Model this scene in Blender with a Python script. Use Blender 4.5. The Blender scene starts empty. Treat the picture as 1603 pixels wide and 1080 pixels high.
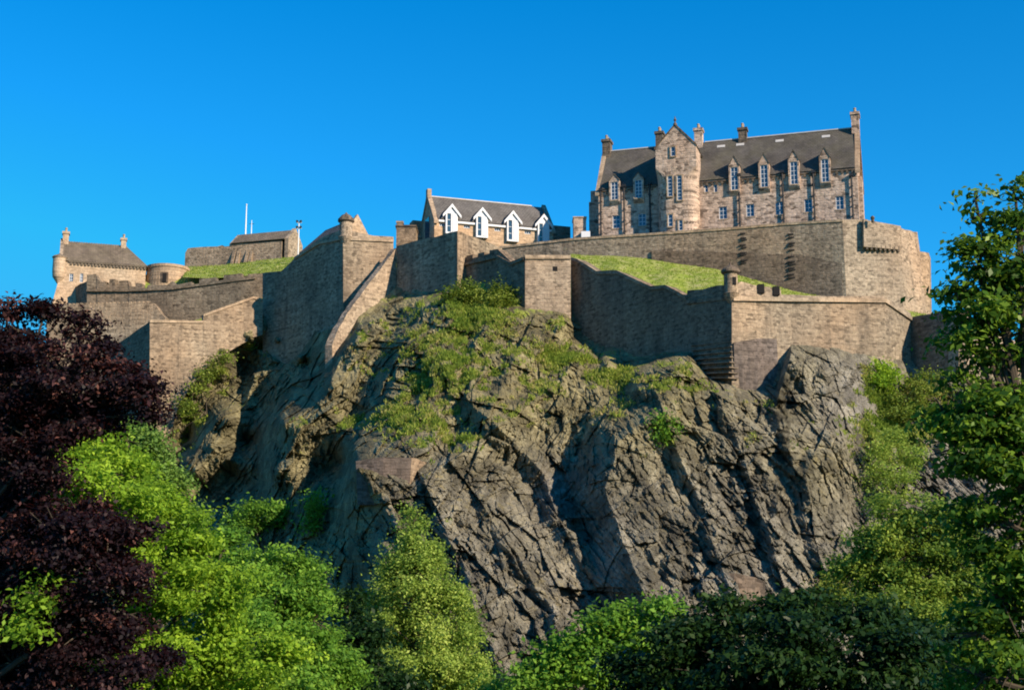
import bpy, math, random
import numpy as np
from mathutils import Vector, Matrix

# ------------------------------------------------------------------ camera, sky, sun, exposure
SC = bpy.context.scene
COL = SC.collection
W, H, F = 1603.0, 1080.0, 2200.0
TH = math.radians(11.0)
CAM = Vector((0.0, 0.0, 1.7))
cd = bpy.data.cameras.new("camera"); cam = bpy.data.objects.new("camera", cd); COL.objects.link(cam)
cam.location = CAM; cam.rotation_euler = (math.radians(90) + TH, 0, 0)
cd.sensor_width = 36.0; cd.lens = 36.0 * F / W; cd.clip_start = 0.1; cd.clip_end = 8000
SC.camera = cam
SUN_AZ, SUN_EL = math.radians(50), math.radians(28)      # azimuth measured from behind the camera towards its right
sdir = Vector((math.sin(SUN_AZ) * math.cos(SUN_EL), -math.cos(SUN_AZ) * math.cos(SUN_EL), math.sin(SUN_EL)))
ld = bpy.data.lights.new("sun", 'SUN'); sun = bpy.data.objects.new("sun", ld); COL.objects.link(sun)
ld.energy = 4.8; ld.angle = math.radians(0.5); ld.color = (1.0, 0.83, 0.62)
sun.rotation_euler = sdir.to_track_quat('Z', 'Y').to_euler(); sun.location = (60, -40, 90)
wd = bpy.data.worlds.new("World"); SC.world = wd; wd.use_nodes = True
wn, wl = wd.node_tree.nodes, wd.node_tree.links
bgn = wn.get("Background") or wn.new("ShaderNodeBackground")
sky = wn.new("ShaderNodeTexSky"); sky.sky_type = 'NISHITA'; sky.sun_disc = False
sky.sun_elevation = SUN_EL; sky.sun_rotation = math.atan2(sdir.x, sdir.y)
sky.air_density = 1.0; sky.dust_density = 0.0; sky.ozone_density = 4.0
grade = wn.new("ShaderNodeMixRGB"); grade.blend_type = 'MULTIPLY'; grade.inputs[0].default_value = 1.0
grade.inputs[2].default_value = (0.012, 0.565, 0.90, 1)     # the deep azure of this sky
gco = wn.new("ShaderNodeTexCoord"); gse = wn.new("ShaderNodeSeparateXYZ"); grm = wn.new("ShaderNodeValToRGB")
wl.new(gco.outputs['Generated'], gse.inputs[0]); wl.new(gse.outputs[2], grm.inputs[0])
grm.color_ramp.elements[0].position = 0.12; grm.color_ramp.elements[0].color = (0.105, 0.66, 0.87, 1)
grm.color_ramp.elements[1].position = 0.42; grm.color_ramp.elements[1].color = (0.008, 0.575, 0.87, 1)
wl.new(grm.outputs[0], grade.inputs[2])
cap = wn.new("ShaderNodeMixRGB"); cap.blend_type = 'DARKEN'; cap.inputs[0].default_value = 1.0
cap.inputs[2].default_value = (0.32, 2.15, 4.15, 1)          # no brighter than this round the sun and the horizon
wl.new(sky.outputs[0], grade.inputs[1]); wl.new(grade.outputs[0], cap.inputs[1]); wl.new(cap.outputs[0], bgn.inputs[0])
bgn.inputs[1].default_value = 0.14
SC.view_settings.view_transform = 'Standard'; SC.view_settings.look = 'None'
SC.view_settings.exposure = 0.72; SC.view_settings.gamma = 1.0; SC.view_settings.use_curve_mapping = False
SC.cycles.use_denoising = True
SC.cycles.max_bounces = 6; SC.cycles.transparent_max_bounces = 4
SC.cycles.filter_width = 1.9
random.seed(7)
RNG = np.random.default_rng(7)
CT, ST = math.cos(TH), math.sin(TH)

# ------------------------------------------------------------------ helpers
def ray(px, py):
    a = px - 801.5; v = 540.0 - py
    return Vector((a, F * CT - v * ST, F * ST + v * CT))
def at(px, py, Y):
    r = ray(px, py); return CAM + r * (Y / r.y)
def at_np(px, py, Y):
    a = px - 801.5; v = 540.0 - py
    dy = F * CT - v * ST; dz = F * ST + v * CT
    t = Y / dy
    return np.stack([a * t, Y, CAM.z + dz * t], -1)

def tag(o, label=None, cat=None, group=None, kind=None):
    if label: o['label'] = label
    if cat: o['category'] = cat
    if group: o['group'] = group
    if kind: o['kind'] = kind
    return o
def empty(name, loc, rz=0.0):
    o = bpy.data.objects.new(name, None); COL.objects.link(o)
    o.location = loc; o.rotation_euler = (0, 0, rz); o.empty_display_size = 0.5
    return o

def box_uv(me):
    n = len(me.loops)
    if n == 0: return
    uvl = me.uv_layers.new(name="UVMap")
    co = np.empty(len(me.vertices) * 3, np.float32); me.vertices.foreach_get("co", co); co = co.reshape(-1, 3)
    lv = np.empty(n, np.int32); me.loops.foreach_get("vertex_index", lv)
    pn = np.empty(len(me.polygons) * 3, np.float32); me.polygons.foreach_get("normal", pn); pn = pn.reshape(-1, 3)
    lt = np.empty(len(me.polygons), np.int32); me.polygons.foreach_get("loop_total", lt)
    ln = np.repeat(pn, lt, axis=0)
    c = co[lv]
    hz = np.hypot(ln[:, 0], ln[:, 1])
    hor = hz < 0.35
    tx = np.where(hor, 1.0, -ln[:, 1] / np.maximum(hz, 1e-6)); ty = np.where(hor, 0.0, ln[:, 0] / np.maximum(hz, 1e-6))
    u = c[:, 0] * tx + c[:, 1] * ty
    v = np.where(hor, c[:, 1], c[:, 2])
    uvl.data.foreach_set("uv", np.stack([u, v], -1).astype(np.float32).ravel())

def link_mesh(name, verts, faces, mat, parent=None, smooth=False, uv=True, loc=None):
    me = bpy.data.meshes.new(name)
    me.from_pydata([tuple(v) for v in verts], [], faces); me.update()
    if uv: box_uv(me)
    if smooth: me.polygons.foreach_set("use_smooth", [True] * len(me.polygons))
    if mat: me.materials.append(mat)
    o = bpy.data.objects.new(name, me); COL.objects.link(o)
    if parent: o.parent = parent
    if loc is not None: o.location = loc
    return o

def grid_mesh(name, P, mat, smooth=True, attrs=None, kind=None):
    """P: (rows, cols, 3)"""
    r, c = P.shape[:2]
    idx = np.arange(r * c).reshape(r, c)
    f = np.stack([idx[:-1, :-1], idx[1:, :-1], idx[1:, 1:], idx[:-1, 1:]], -1).reshape(-1, 4)
    me = bpy.data.meshes.new(name)
    me.vertices.add(r * c); me.vertices.foreach_set("co", P.reshape(-1).astype(np.float32))
    me.loops.add(f.size); me.loops.foreach_set("vertex_index", f.reshape(-1).astype(np.int32))
    me.polygons.add(len(f)); me.polygons.foreach_set("loop_start", np.arange(0, f.size, 4, dtype=np.int32))
    me.update(calc_edges=True)
    me.polygons.foreach_set("use_smooth", [smooth] * len(f))
    for k, v in (attrs or {}).items():
        a = me.attributes.new(k, 'FLOAT', 'POINT'); a.data.foreach_set("value", v.reshape(-1).astype(np.float32))
    me.materials.append(mat)
    o = bpy.data.objects.new(name, me); COL.objects.link(o)
    if kind: o['kind'] = kind
    return o

class MB:
    def __init__(s): s.v, s.f = [], []
    def add(s, vs, fs):
        b = len(s.v); s.v += [Vector(v) for v in vs]; s.f += [tuple(i + b for i in q) for q in fs]; return s
    def box(s, x0, x1, y0, y1, z0, z1):
        return s.add([(x0,y0,z0),(x1,y0,z0),(x1,y1,z0),(x0,y1,z0),(x0,y0,z1),(x1,y0,z1),(x1,y1,z1),(x0,y1,z1)],
                     [(0,1,5,4),(1,2,6,5),(2,3,7,6),(3,0,4,7),(4,5,6,7),(3,2,1,0)])
    def cyl(s, c, prof, n=24, cap=True, sx=1.0, sy=1.0):
        """lathe: prof = [(r, z)...] around c (x, y)"""
        vs = [(c[0] + r * sx * math.cos(2*math.pi*k/n), c[1] + r * sy * math.sin(2*math.pi*k/n), z) for r, z in prof for k in range(n)]
        fs = [(i*n+k, i*n+(k+1)%n, (i+1)*n+(k+1)%n, (i+1)*n+k) for i in range(len(prof)-1) for k in range(n)]
        if cap: fs += [tuple(range(n-1, -1, -1)), tuple(range((len(prof)-1)*n, len(prof)*n))]
        return s.add(vs, fs)
    def prism_y(s, poly, y0, y1):
        """poly in (x, z), counter-clockwise seen from -y; extruded along y"""
        n = len(poly)
        vs = [(x, y0, z) for x, z in poly] + [(x, y1, z) for x, z in poly]
        fs = [tuple(range(n)), tuple(range(2*n-1, n-1, -1))] + [((i+1) % n, i, i+n, (i+1) % n + n) for i in range(n)]
        return s.add(vs, fs)
    def prism_x(s, poly, x0, x1):
        """poly in (y, z)"""
        n = len(poly)
        vs = [(x0, y, z) for y, z in poly] + [(x1, y, z) for y, z in poly]
        fs = [tuple(range(n-1, -1, -1)), tuple(range(n, 2*n))] + [(i, (i+1) % n, (i+1) % n + n, i+n) for i in range(n)]
        return s.add(vs, fs)
    def facade(s, x0, x1, z0, z1, y, holes, depth=0.3):
        """wall sheet facing -y with rectangular openings and their reveals"""
        xs = sorted({x0, x1, *[h[0] for h in holes], *[h[1] for h in holes]})
        zs = sorted({z0, z1, *[h[2] for h in holes], *[h[3] for h in holes]})
        xs = [x for x in xs if x0 <= x <= x1]; zs = [z for z in zs if z0 <= z <= z1]
        for a, b in zip(xs, xs[1:]):
            for c, d in zip(zs, zs[1:]):
                mx, mz = (a+b)/2, (c+d)/2
                if any(h[0] < mx < h[1] and h[2] < mz < h[3] for h in holes): continue
                s.add([(a,y,c),(b,y,c),(b,y,d),(a,y,d)], [(0,1,2,3)])
        for a, b, c, d in holes:
            e = y + depth
            s.add([(a,y,c),(a,e,c),(a,e,d),(a,y,d)], [(0,1,2,3)]); s.add([(b,y,c),(b,y,d),(b,e,d),(b,e,c)], [(0,1,2,3)])
            s.add([(a,y,c),(b,y,c),(b,e,c),(a,e,c)], [(0,1,2,3)]); s.add([(a,y,d),(a,e,d),(b,e,d),(b,y,d)], [(0,1,2,3)])
        return s
    def slab(s, pts, th):
        """quad or polygon pts (in order, normal up) given thickness downwards"""
        n = len(pts); p = [Vector(q) for q in pts]
        nr = (p[1]-p[0]).cross(p[2]-p[0]).normalized()
        if nr.z < 0: nr = -nr
        vs = p + [q - nr * th for q in p]
        fs = [tuple(range(n)), tuple(range(2*n-1, n-1, -1))] + [((i+1) % n, i, i+n, (i+1) % n + n) for i in range(n)]
        return s.add(vs, fs)
    def tube(s, p0, p1, r0, r1, n=8):
        p0, p1 = Vector(p0), Vector(p1); d = (p1-p0)
        if d.length < 1e-5: return s
        d.normalize(); u = d.orthogonal().normalized(); w = d.cross(u)
        vs = [p + (u*math.cos(2*math.pi*k/n) + w*math.sin(2*math.pi*k/n))*r for p, r in ((p0, r0), (p1, r1)) for k in range(n)]
        return s.add(vs, [(k, (k+1) % n, n+(k+1) % n, n+k) for k in range(n)] + [tuple(range(n-1,-1,-1)), tuple(range(n, 2*n))])
    def build(s, name, mat, parent=None, smooth=False): return link_mesh(name, s.v, s.f, mat, parent, smooth)

class Frame:
    """local frame of a building: x along its facade, y into it, z up; placed where two photo points say the facade stands"""
    def __init__(s, p0, p1, zbase):
        A = at(*p0); B = at(*p1)
        s.u = Vector((B.x-A.x, B.y-A.y, 0)).normalized(); s.n = Vector((-s.u.y, s.u.x, 0))
        s.o = Vector((A.x, A.y, zbase)); s.rz = math.atan2(s.u.y, s.u.x)
    def f(s, px, py, y=0.0):
        r = ray(px, py); t = (y - (CAM - s.o).dot(s.n)) / r.dot(s.n)
        p = CAM + r * t - s.o
        return p.dot(s.u), p.z
    def X(s, px, py, y=0.0): return s.f(px, py, y)[0]
    def Z(s, px, py, y=0.0): return s.f(px, py, y)[1]
    def rect(s, px, p0, p1, w, y=0.0):
        x, z1 = s.f(px, p0, y); z0 = s.f(px, p1, y)[1]
        pw = (s.X(px+1, p0, y) - s.X(px, p0, y)) * w / 2
        return (x-pw, x+pw, min(z0,z1), max(z0,z1))

# ------------------------------------------------------------------ noise
def _h(i, j, k, s):
    n = (i * 374761393 + j * 668265263 + k * 2147483647 + s * 974634777) & 0xFFFFFFFF
    n = ((n ^ (n >> 13)) * 1274126177) & 0xFFFFFFFF
    n = ((n ^ (n >> 16)) * 2246822519) & 0xFFFFFFFF
    return ((n ^ (n >> 15)) & 0xFFFFFF) / float(0xFFFFFF)
def vnoise(x, y, z, seed=0):
    xi, yi, zi = np.floor(x).astype(np.int64), np.floor(y).astype(np.int64), np.floor(z).astype(np.int64)
    fx, fy, fz = x - xi, y - yi, z - zi
    fx = fx*fx*(3-2*fx); fy = fy*fy*(3-2*fy); fz = fz*fz*(3-2*fz)
    r = 0
    for a in (0, 1):
        for b in (0, 1):
            for c in (0, 1):
                w = (fx if a else 1-fx) * (fy if b else 1-fy) * (fz if c else 1-fz)
                r = r + w * _h(xi+a, yi+b, zi+c, seed)
    return r * 2 - 1
def fbm(x, y, z, oct=4, seed=0, gain=0.5):
    a, r, t = 1.0, 0, 0
    for o in range(oct):
        r = r + a * vnoise(x * 2**o + 17*o, y * 2**o, z * 2**o, seed + o); t += a; a *= gain
    return r / t
def facets(u, v, su, sv, seed, tilt=(0.5, 0.5), bias=0.0, crev=0.0):
    """blocky faces: nearest jittered cell carries its own offset and tilt"""
    p, q = u / su, v / sv
    pi, qi = np.floor(p).astype(np.int64), np.floor(q).astype(np.int64)
    best = np.full(p.shape, 1e9); sec = np.full(p.shape, 1e9); out = np.zeros(p.shape)
    z = np.zeros_like(pi)
    for a in (-1, 0, 1):
        for b in (-1, 0, 1):
            ci, cj = pi + a, qi + b
            cx = ci + 0.15 + 0.7 * _h(ci, cj, z, seed); cy = cj + 0.15 + 0.7 * _h(ci, cj, z, seed + 1)
            d = (p-cx)**2 + (q-cy)**2
            o = _h(ci, cj, z, seed + 2) - 0.5
            tu = (_h(ci, cj, z, seed + 3) - 0.5) * 2 * tilt[0] + bias; tv = (_h(ci, cj, z, seed + 4) - 0.5) * 2 * tilt[1]
            val = o + tu * (p-cx) + tv * (q-cy)
            m = d < best
            sec = np.where(m, best, np.minimum(sec, d))
            out = np.where(m, val, out); best = np.where(m, d, best)
    if crev: out = out - crev * np.exp(-(np.sqrt(sec) - np.sqrt(best)) / 0.07)
    return out

# ------------------------------------------------------------------ materials
def new_mat(name):
    m = bpy.data.materials.new(name); m.use_nodes = True
    nt = m.node_tree; b = nt.nodes.get("Principled BSDF")
    return m, nt, b
def N(nt, t, **kw):
    n = nt.nodes.new("ShaderNode" + t)
    for k, v in kw.items():
        if hasattr(n, k): setattr(n, k, v)
    return n
def mixc(nt, a, b, fac, mode='MIX'):
    n = nt.nodes.new("ShaderNodeMixRGB"); n.blend_type = mode
    for s, v in ((n.inputs[0], fac), (n.inputs[1], a), (n.inputs[2], b)):
        if isinstance(v, bpy.types.NodeSocket): nt.links.new(v, s)
        elif isinstance(v, (tuple, list)): s.default_value = (*v[:3], 1)
        else: s.default_value = v
    return n.outputs[0]
def ramp(nt, src, stops):
    n = nt.nodes.new("ShaderNodeValToRGB"); e = n.color_ramp.elements
    while len(e) < len(stops): e.new(0.5)
    for i, (p, c) in enumerate(stops):
        e[i].position = p; e[i].color = (*c, 1) if isinstance(c, tuple) else (c, c, c, 1)
    nt.links.new(src, n.inputs[0]); return n.outputs[0]
def mapping(nt, src, scale):
    n = nt.nodes.new("ShaderNodeMapping"); n.inputs['Scale'].default_value = scale
    nt.links.new(src, n.inputs[0]); return n.outputs[0]
def noise(nt, vec, scale, detail=4, rough=0.55, out=0):
    n = nt.nodes.new("ShaderNodeTexNoise"); n.inputs['Scale'].default_value = scale
    n.inputs['Detail'].default_value = detail; n.inputs['Roughness'].default_value = rough
    nt.links.new(vec, n.inputs['Vector']); return n.outputs[out]
def bump(nt, b, h, strength, dist, prev=None):
    n = nt.nodes.new("ShaderNodeBump"); n.inputs['Strength'].default_value = strength; n.inputs['Distance'].default_value = dist
    nt.links.new(h, n.inputs['Height'])
    if prev: nt.links.new(prev, n.inputs['Normal'])
    if b: nt.links.new(n.outputs[0], b.inputs['Normal'])
    return n.outputs[0]

def stone(name, c1, c2, dark=(0.05,0.045,0.04), stain=0.5, stw=0.6, sth=0.29, contrast=0.55, rel=0.5):
    m, nt, b = new_mat(name)
    uv = N(nt, "TexCoord").outputs['UV']; pos = N(nt, "NewGeometry").outputs['Position']
    vo = N(nt, "TexVoronoi"); nt.links.new(mapping(nt, uv, (1/stw, 1/sth, 1)), vo.inputs['Vector']); vo.inputs['Scale'].default_value = 1.0
    vo.inputs['Randomness'].default_value = 0.8
    sep = N(nt, "SeparateColor"); nt.links.new(vo.outputs['Color'], sep.inputs[0])
    base = mixc(nt, c1, c2, sep.outputs[0])
    dk = ramp(nt, sep.outputs[1], [(0.0, 1-contrast), (0.35, 0.95), (1.0, 1.12)])
    base = mixc(nt, base, dk, 1.0, 'MULTIPLY')
    big = ramp(nt, noise(nt, pos, 0.13, 6, 0.65), [(0.42, 0.0), (0.75, 1.0)])
    st = ramp(nt, noise(nt, mapping(nt, pos, (0.55, 0.55, 0.05)), 1.0, 4, 0.6), [(0.45, 0.0), (0.72, 1.0)])
    mx = N(nt, "Math", operation='MAXIMUM'); nt.links.new(big, mx.inputs[0]); nt.links.new(st, mx.inputs[1])
    ms = N(nt, "Math", operation='MULTIPLY'); nt.links.new(mx.outputs[0], ms.inputs[0]); ms.inputs[1].default_value = stain
    base = mixc(nt, base, dark, ms.outputs[0])
    fine = ramp(nt, noise(nt, pos, 2.2, 6, 0.7), [(0.3, 0.72), (0.7, 1.2)])
    base = mixc(nt, base, fine, 1.0, 'MULTIPLY')
    tint = ramp(nt, noise(nt, pos, 0.07, 3, 0.5), [(0.35, (0.93,1.0,1.06)), (0.65, (1.06,0.98,0.92))])
    base = mixc(nt, base, tint, 1.0, 'MULTIPLY')
    crs = N(nt, "TexBrick"); nt.links.new(uv, crs.inputs['Vector']); crs.inputs['Scale'].default_value = 1.0
    crs.inputs['Brick Width'].default_value = 1.1; crs.inputs['Row Height'].default_value = sth*1.9; crs.inputs['Mortar Size'].default_value = 0.035
    crs.inputs['Color1'].default_value = (1.06,1.06,1.06,1); crs.inputs['Color2'].default_value = (0.86,0.86,0.86,1); crs.inputs['Mortar'].default_value = (0.6,0.6,0.6,1)
    base = mixc(nt, base, crs.outputs[0], 0.75, 'MULTIPLY')
    lich = ramp(nt, noise(nt, pos, 0.5, 5, 0.7, 0), [(0.62, 0.0), (0.75, 0.35)])
    base = mixc(nt, base, (0.30, 0.27, 0.16), lich)
    nt.links.new(base, b.inputs['Base Color']); b.inputs['Roughness'].default_value = 0.9
    b.inputs['Specular IOR Level'].default_value = 0.15
    n1 = bump(nt, None, vo.outputs['Distance'], rel, -0.12)
    bump(nt, b, noise(nt, pos, 3.0, 6, 0.7), 0.6, 0.12, n1)
    return m
def plain(name, c, rough=0.6, metal=0.0, var=0.0, spec=0.3):
    m, nt, b = new_mat(name)
    b.inputs['Roughness'].default_value = rough; b.inputs['Metallic'].default_value = metal
    b.inputs['Specular IOR Level'].default_value = spec
    pos = N(nt, "NewGeometry").outputs['Position']
    f = ramp(nt, noise(nt, pos, 1.6, 5, 0.65), [(0.3, 1-var), (0.7, 1+var*0.4)])
    nt.links.new(mixc(nt, c, f, 1.0, 'MULTIPLY'), b.inputs['Base Color'])
    return m
def slate(name, c1, c2, moss=0.0):
    m, nt, b = new_mat(name)
    uv = N(nt, "TexCoord").outputs['UV']; pos = N(nt, "NewGeometry").outputs['Position']
    br = N(nt, "TexBrick"); nt.links.new(uv, br.inputs['Vector']); br.inputs['Scale'].default_value = 1.0
    br.inputs['Brick Width'].default_value = 0.5; br.inputs['Row Height'].default_value = 0.28; br.inputs['Mortar Size'].default_value = 0.02
    br.inputs['Color1'].default_value = (*c1, 1); br.inputs['Color2'].default_value = (*c2, 1); br.inputs['Mortar'].default_value = (0.02,0.02,0.02,1)
    v = ramp(nt, noise(nt, mapping(nt, pos, (0.4, 0.4, 0.25)), 1.0, 6, 0.7), [(0.3, 0.6), (0.7, 1.25)])
    c = mixc(nt, br.outputs[0], v, 1.0, 'MULTIPLY')
    if moss:
        g = ramp(nt, noise(nt, pos, 0.35, 5, 0.65), [(0.42, 0.0), (0.7, moss)])
        c = mixc(nt, c, (0.13, 0.12, 0.055), g)
    nt.links.new(c, b.inputs['Base Color']); b.inputs['Roughness'].default_value = 0.85; b.inputs['Specular IOR Level'].default_value = 0.2
    bump(nt, b, br.outputs['Fac'], 0.5, -0.06)
    return m
def leafy(name, stops, trans=(0.2,0.35,0.03), tmix=0.3, rough=0.5):
    m, nt, b = new_mat(name)
    at_ = N(nt, "Attribute"); at_.attribute_name = "var"
    c = ramp(nt, at_.outputs['Fac'], stops)
    nt.links.new(c, b.inputs['Base Color']); b.inputs['Roughness'].default_value = rough; b.inputs['Specular IOR Level'].default_value = 0.12
    tr = N(nt, "BsdfTranslucent")
    nt.links.new(mixc(nt, c, trans, 0.5), tr.inputs['Color'])
    mx = N(nt, "MixShader"); mx.inputs[0].default_value = tmix
    out = nt.nodes.get("Material Output")
    nt.links.new(b.outputs[0], mx.inputs[1]); nt.links.new(tr.outputs[0], mx.inputs[2]); nt.links.new(mx.outputs[0], out.inputs[0])
    return m

M = {}
M['ashlar'] = stone("pinkish rubble stone", (0.50,0.38,0.30), (0.62,0.475,0.375), dark=(0.15,0.115,0.095), stain=0.45, stw=0.7, sth=0.36, contrast=0.75)
M['trim'] = stone("dressed sandstone", (0.46,0.35,0.24), (0.40,0.30,0.21), stain=0.35, stw=0.9, sth=0.45, contrast=0.3)
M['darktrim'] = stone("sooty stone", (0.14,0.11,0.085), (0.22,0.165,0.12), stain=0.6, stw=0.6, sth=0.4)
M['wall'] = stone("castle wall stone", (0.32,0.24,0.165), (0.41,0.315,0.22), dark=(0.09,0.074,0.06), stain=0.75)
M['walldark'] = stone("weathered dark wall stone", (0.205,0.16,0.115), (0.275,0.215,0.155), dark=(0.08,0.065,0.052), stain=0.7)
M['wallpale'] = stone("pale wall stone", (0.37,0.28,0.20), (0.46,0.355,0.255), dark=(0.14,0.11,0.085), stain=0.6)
M['terrace'] = stone("grey brown terrace stone", (0.29,0.23,0.168), (0.38,0.305,0.225), dark=(0.085,0.072,0.058), stain=0.75)
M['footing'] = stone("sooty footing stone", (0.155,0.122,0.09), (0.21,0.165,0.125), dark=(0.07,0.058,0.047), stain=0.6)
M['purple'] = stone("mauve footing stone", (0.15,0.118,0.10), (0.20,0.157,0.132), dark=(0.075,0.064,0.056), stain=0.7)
M['buff'] = stone("pale buff masonry", (0.46,0.335,0.225), (0.54,0.40,0.275), dark=(0.30,0.22,0.15), stain=0.3, contrast=0.25)
M['slate'] = slate("slate roof", (0.092,0.083,0.075), (0.125,0.112,0.10), 0.25)
M['slategrey'] = slate("grey slate roof", (0.125,0.115,0.11), (0.155,0.145,0.135), 0.0)
M['tile'] = slate("pantile roof", (0.15,0.12,0.095), (0.21,0.17,0.13), 0.2)
M['lead'] = plain("lead flashing", (0.5,0.48,0.46), 0.6, 0.0, 0.2)
M['white'] = plain("white paint", (0.62,0.64,0.68), 0.5, 0, 0.06)
M['cream'] = plain("cream stone", (0.72,0.60,0.42), 0.8, 0, 0.12)
M['iron'] = plain("dark iron pipe", (0.03,0.03,0.032), 0.5, 0.2, 0.1)
M['pole'] = plain("pale painted pole", (0.75,0.75,0.75), 0.4, 0, 0.05)
M['opening'] = plain("dark opening", (0.012,0.011,0.011), 0.9)
M['bark'] = plain("bark", (0.07,0.055,0.04), 0.95, 0, 0.5)
gm, gnt, gb = new_mat("window glass")
gb.inputs['Base Color'].default_value = (0.03,0.06,0.10,1); gb.inputs['Roughness'].default_value = 0.06; gb.inputs['Specular IOR Level'].default_value = 1.0
bump(gnt, gb, noise(gnt, N(gnt, "TexCoord").outputs['Object'], 1.3, 2), 0.25, 0.05)
M['glass'] = gm

# turf
def turf(name, a, bcol, cc):
    m, nt, b = new_mat(name)
    pos = N(nt, "NewGeometry").outputs['Position']
    c = mixc(nt, a, bcol, ramp(nt, noise(nt, pos, 0.35, 6, 0.7), [(0.35, 0.0), (0.65, 1.0)]))
    c = mixc(nt, c, cc, ramp(nt, noise(nt, pos, 0.8, 8, 0.75), [(0.46, 0.0), (0.62, 0.9)]))
    nt.links.new(c, b.inputs['Base Color']); b.inputs['Roughness'].default_value = 0.95; b.inputs['Specular IOR Level'].default_value = 0.1
    bump(nt, b, noise(nt, pos, 4, 5, 0.7), 0.9, 0.25)
    return m
M['turf'] = turf("mown turf", (0.15,0.23,0.025), (0.25,0.30,0.05), (0.40,0.38,0.17))
M['lawn'] = turf("lawn", (0.06,0.10,0.02), (0.09,0.13,0.03), (0.12,0.12,0.05))

# crag rock
def rock_mat():
    m, nt, b = new_mat("crag rock")
    pos = N(nt, "NewGeometry").outputs['Position']
    def attr(n):
        a = N(nt, "Attribute"); a.attribute_name = n; return a.outputs['Fac']
    g = mixc(nt, (0.112,0.104,0.084), (0.275,0.252,0.2), ramp(nt, noise(nt, pos, 0.22, 7, 0.7), [(0.3, 0.0), (0.7, 1.0)]))
    brn = mixc(nt, (0.115,0.103,0.06), (0.29,0.255,0.14), ramp(nt, noise(nt, pos, 0.3, 7, 0.7), [(0.3, 0.0), (0.7, 1.0)]))
    c = mixc(nt, g, brn, attr("brown"))
    c = mixc(nt, c, (0.25,0.235,0.215), attr("pale"))
    sp = ramp(nt, noise(nt, pos, 1.5, 8, 0.8), [(0.32, 0.4), (0.68, 1.5)])
    c = mixc(nt, c, sp, 1.0, 'MULTIPLY')
    cr = N(nt, "TexVoronoi"); cr.feature = 'DISTANCE_TO_EDGE'
    nt.links.new(mapping(nt, pos, (0.9, 0.5, 0.35)), cr.inputs['Vector'])
    c = mixc(nt, c, ramp(nt, cr.outputs['Distance'], [(0.0, 0.6), (0.05, 1.0)]), 0.4, 'MULTIPLY')
    c = mixc(nt, c, ramp(nt, attr('cell'), [(0.0, 0.45), (0.5, 0.92), (1.0, 1.6)]), 1.0, 'MULTIPLY')
    lw_ = ramp(nt, noise(nt, pos, 0.55, 8, 0.8), [(0.6, 0.0), (0.72, 0.55)])
    c = mixc(nt, c, (0.42,0.39,0.33), lw_)
    dry = ramp(nt, noise(nt, pos, 0.9, 7, 0.75), [(0.52, 0.0), (0.66, 1.0)])
    md = N(nt, "Math", operation='MULTIPLY'); nt.links.new(dry, md.inputs[0]); nt.links.new(attr("dry"), md.inputs[1])
    c = mixc(nt, c, (0.38,0.305,0.12), md.outputs[0])
    gn = noise(nt, pos, 1.2, 7, 0.75)
    ad = N(nt, "Math", operation='ADD'); nt.links.new(gn, ad.inputs[0]); nt.links.new(attr("grass"), ad.inputs[1])
    gf = ramp(nt, ad.outputs[0], [(0.80, 0.0), (0.96, 1.0)])
    gc = mixc(nt, (0.17,0.25,0.03), (0.31,0.32,0.07), ramp(nt, noise(nt, pos, 0.7, 6, 0.7), [(0.35, 0.0), (0.65, 1.0)]))
    c = mixc(nt, c, gc, gf)
    nt.links.new(c, b.inputs['Base Color']); b.inputs['Roughness'].default_value = 0.88; b.inputs['Specular IOR Level'].default_value = 0.2
    n1 = bump(nt, None, noise(nt, pos, 1.3, 8, 0.75), 0.9, 0.5)
    bump(nt, b, noise(nt, mapping(nt, pos, (3.0, 3.0, 0.8)), 1.6, 6, 0.7), 0.6, 0.2, n1)
    return m
M['rock'] = rock_mat()

GREEN = leafy("fresh green leaves", [(0.0,(0.056,0.136,0.019)), (0.5,(0.120,0.256,0.029)), (1.0,(0.224,0.384,0.048))], (0.400,0.672,0.064), 0.35)
LIME = leafy("lime green leaves", [(0.0,(0.07,0.14,0.014)), (0.5,(0.18,0.32,0.026)), (1.0,(0.36,0.52,0.045))], (0.5,0.75,0.05), 0.42)
BIRCH = leafy("yellow green leaves", [(0.0,(0.11,0.185,0.028)), (0.5,(0.25,0.355,0.06)), (1.0,(0.44,0.53,0.12))], (0.45,0.62,0.09), 0.38)
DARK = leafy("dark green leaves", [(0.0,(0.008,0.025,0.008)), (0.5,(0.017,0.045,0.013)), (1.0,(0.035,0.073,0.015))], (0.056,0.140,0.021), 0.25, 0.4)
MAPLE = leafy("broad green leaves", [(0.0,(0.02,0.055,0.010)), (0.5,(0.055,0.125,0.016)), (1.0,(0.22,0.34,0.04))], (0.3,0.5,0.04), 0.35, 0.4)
PURPLE = leafy("copper leaves", [(0.0,(0.007,0.005,0.008)), (0.6,(0.018,0.010,0.013)), (0.88,(0.055,0.024,0.025)), (1.0,(0.13,0.055,0.045))], (0.2,0.04,0.035), 0.18, 0.5)  # leaf colour darkened overall to stand in for shade on the lower boughs
SCRUB = leafy("scrub leaves", [(0.0,(0.065,0.111,0.016)), (0.5,(0.143,0.202,0.029)), (1.0,(0.260,0.299,0.058))], (0.390,0.520,0.065), 0.3)
GRASSB = leafy("grass blades", [(0.0,(0.14,0.22,0.03)), (0.45,(0.28,0.34,0.06)), (0.75,(0.40,0.36,0.13)), (1.0,(0.48,0.37,0.19))], (0.4,0.5,0.09), 0.45, 0.8)

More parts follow.
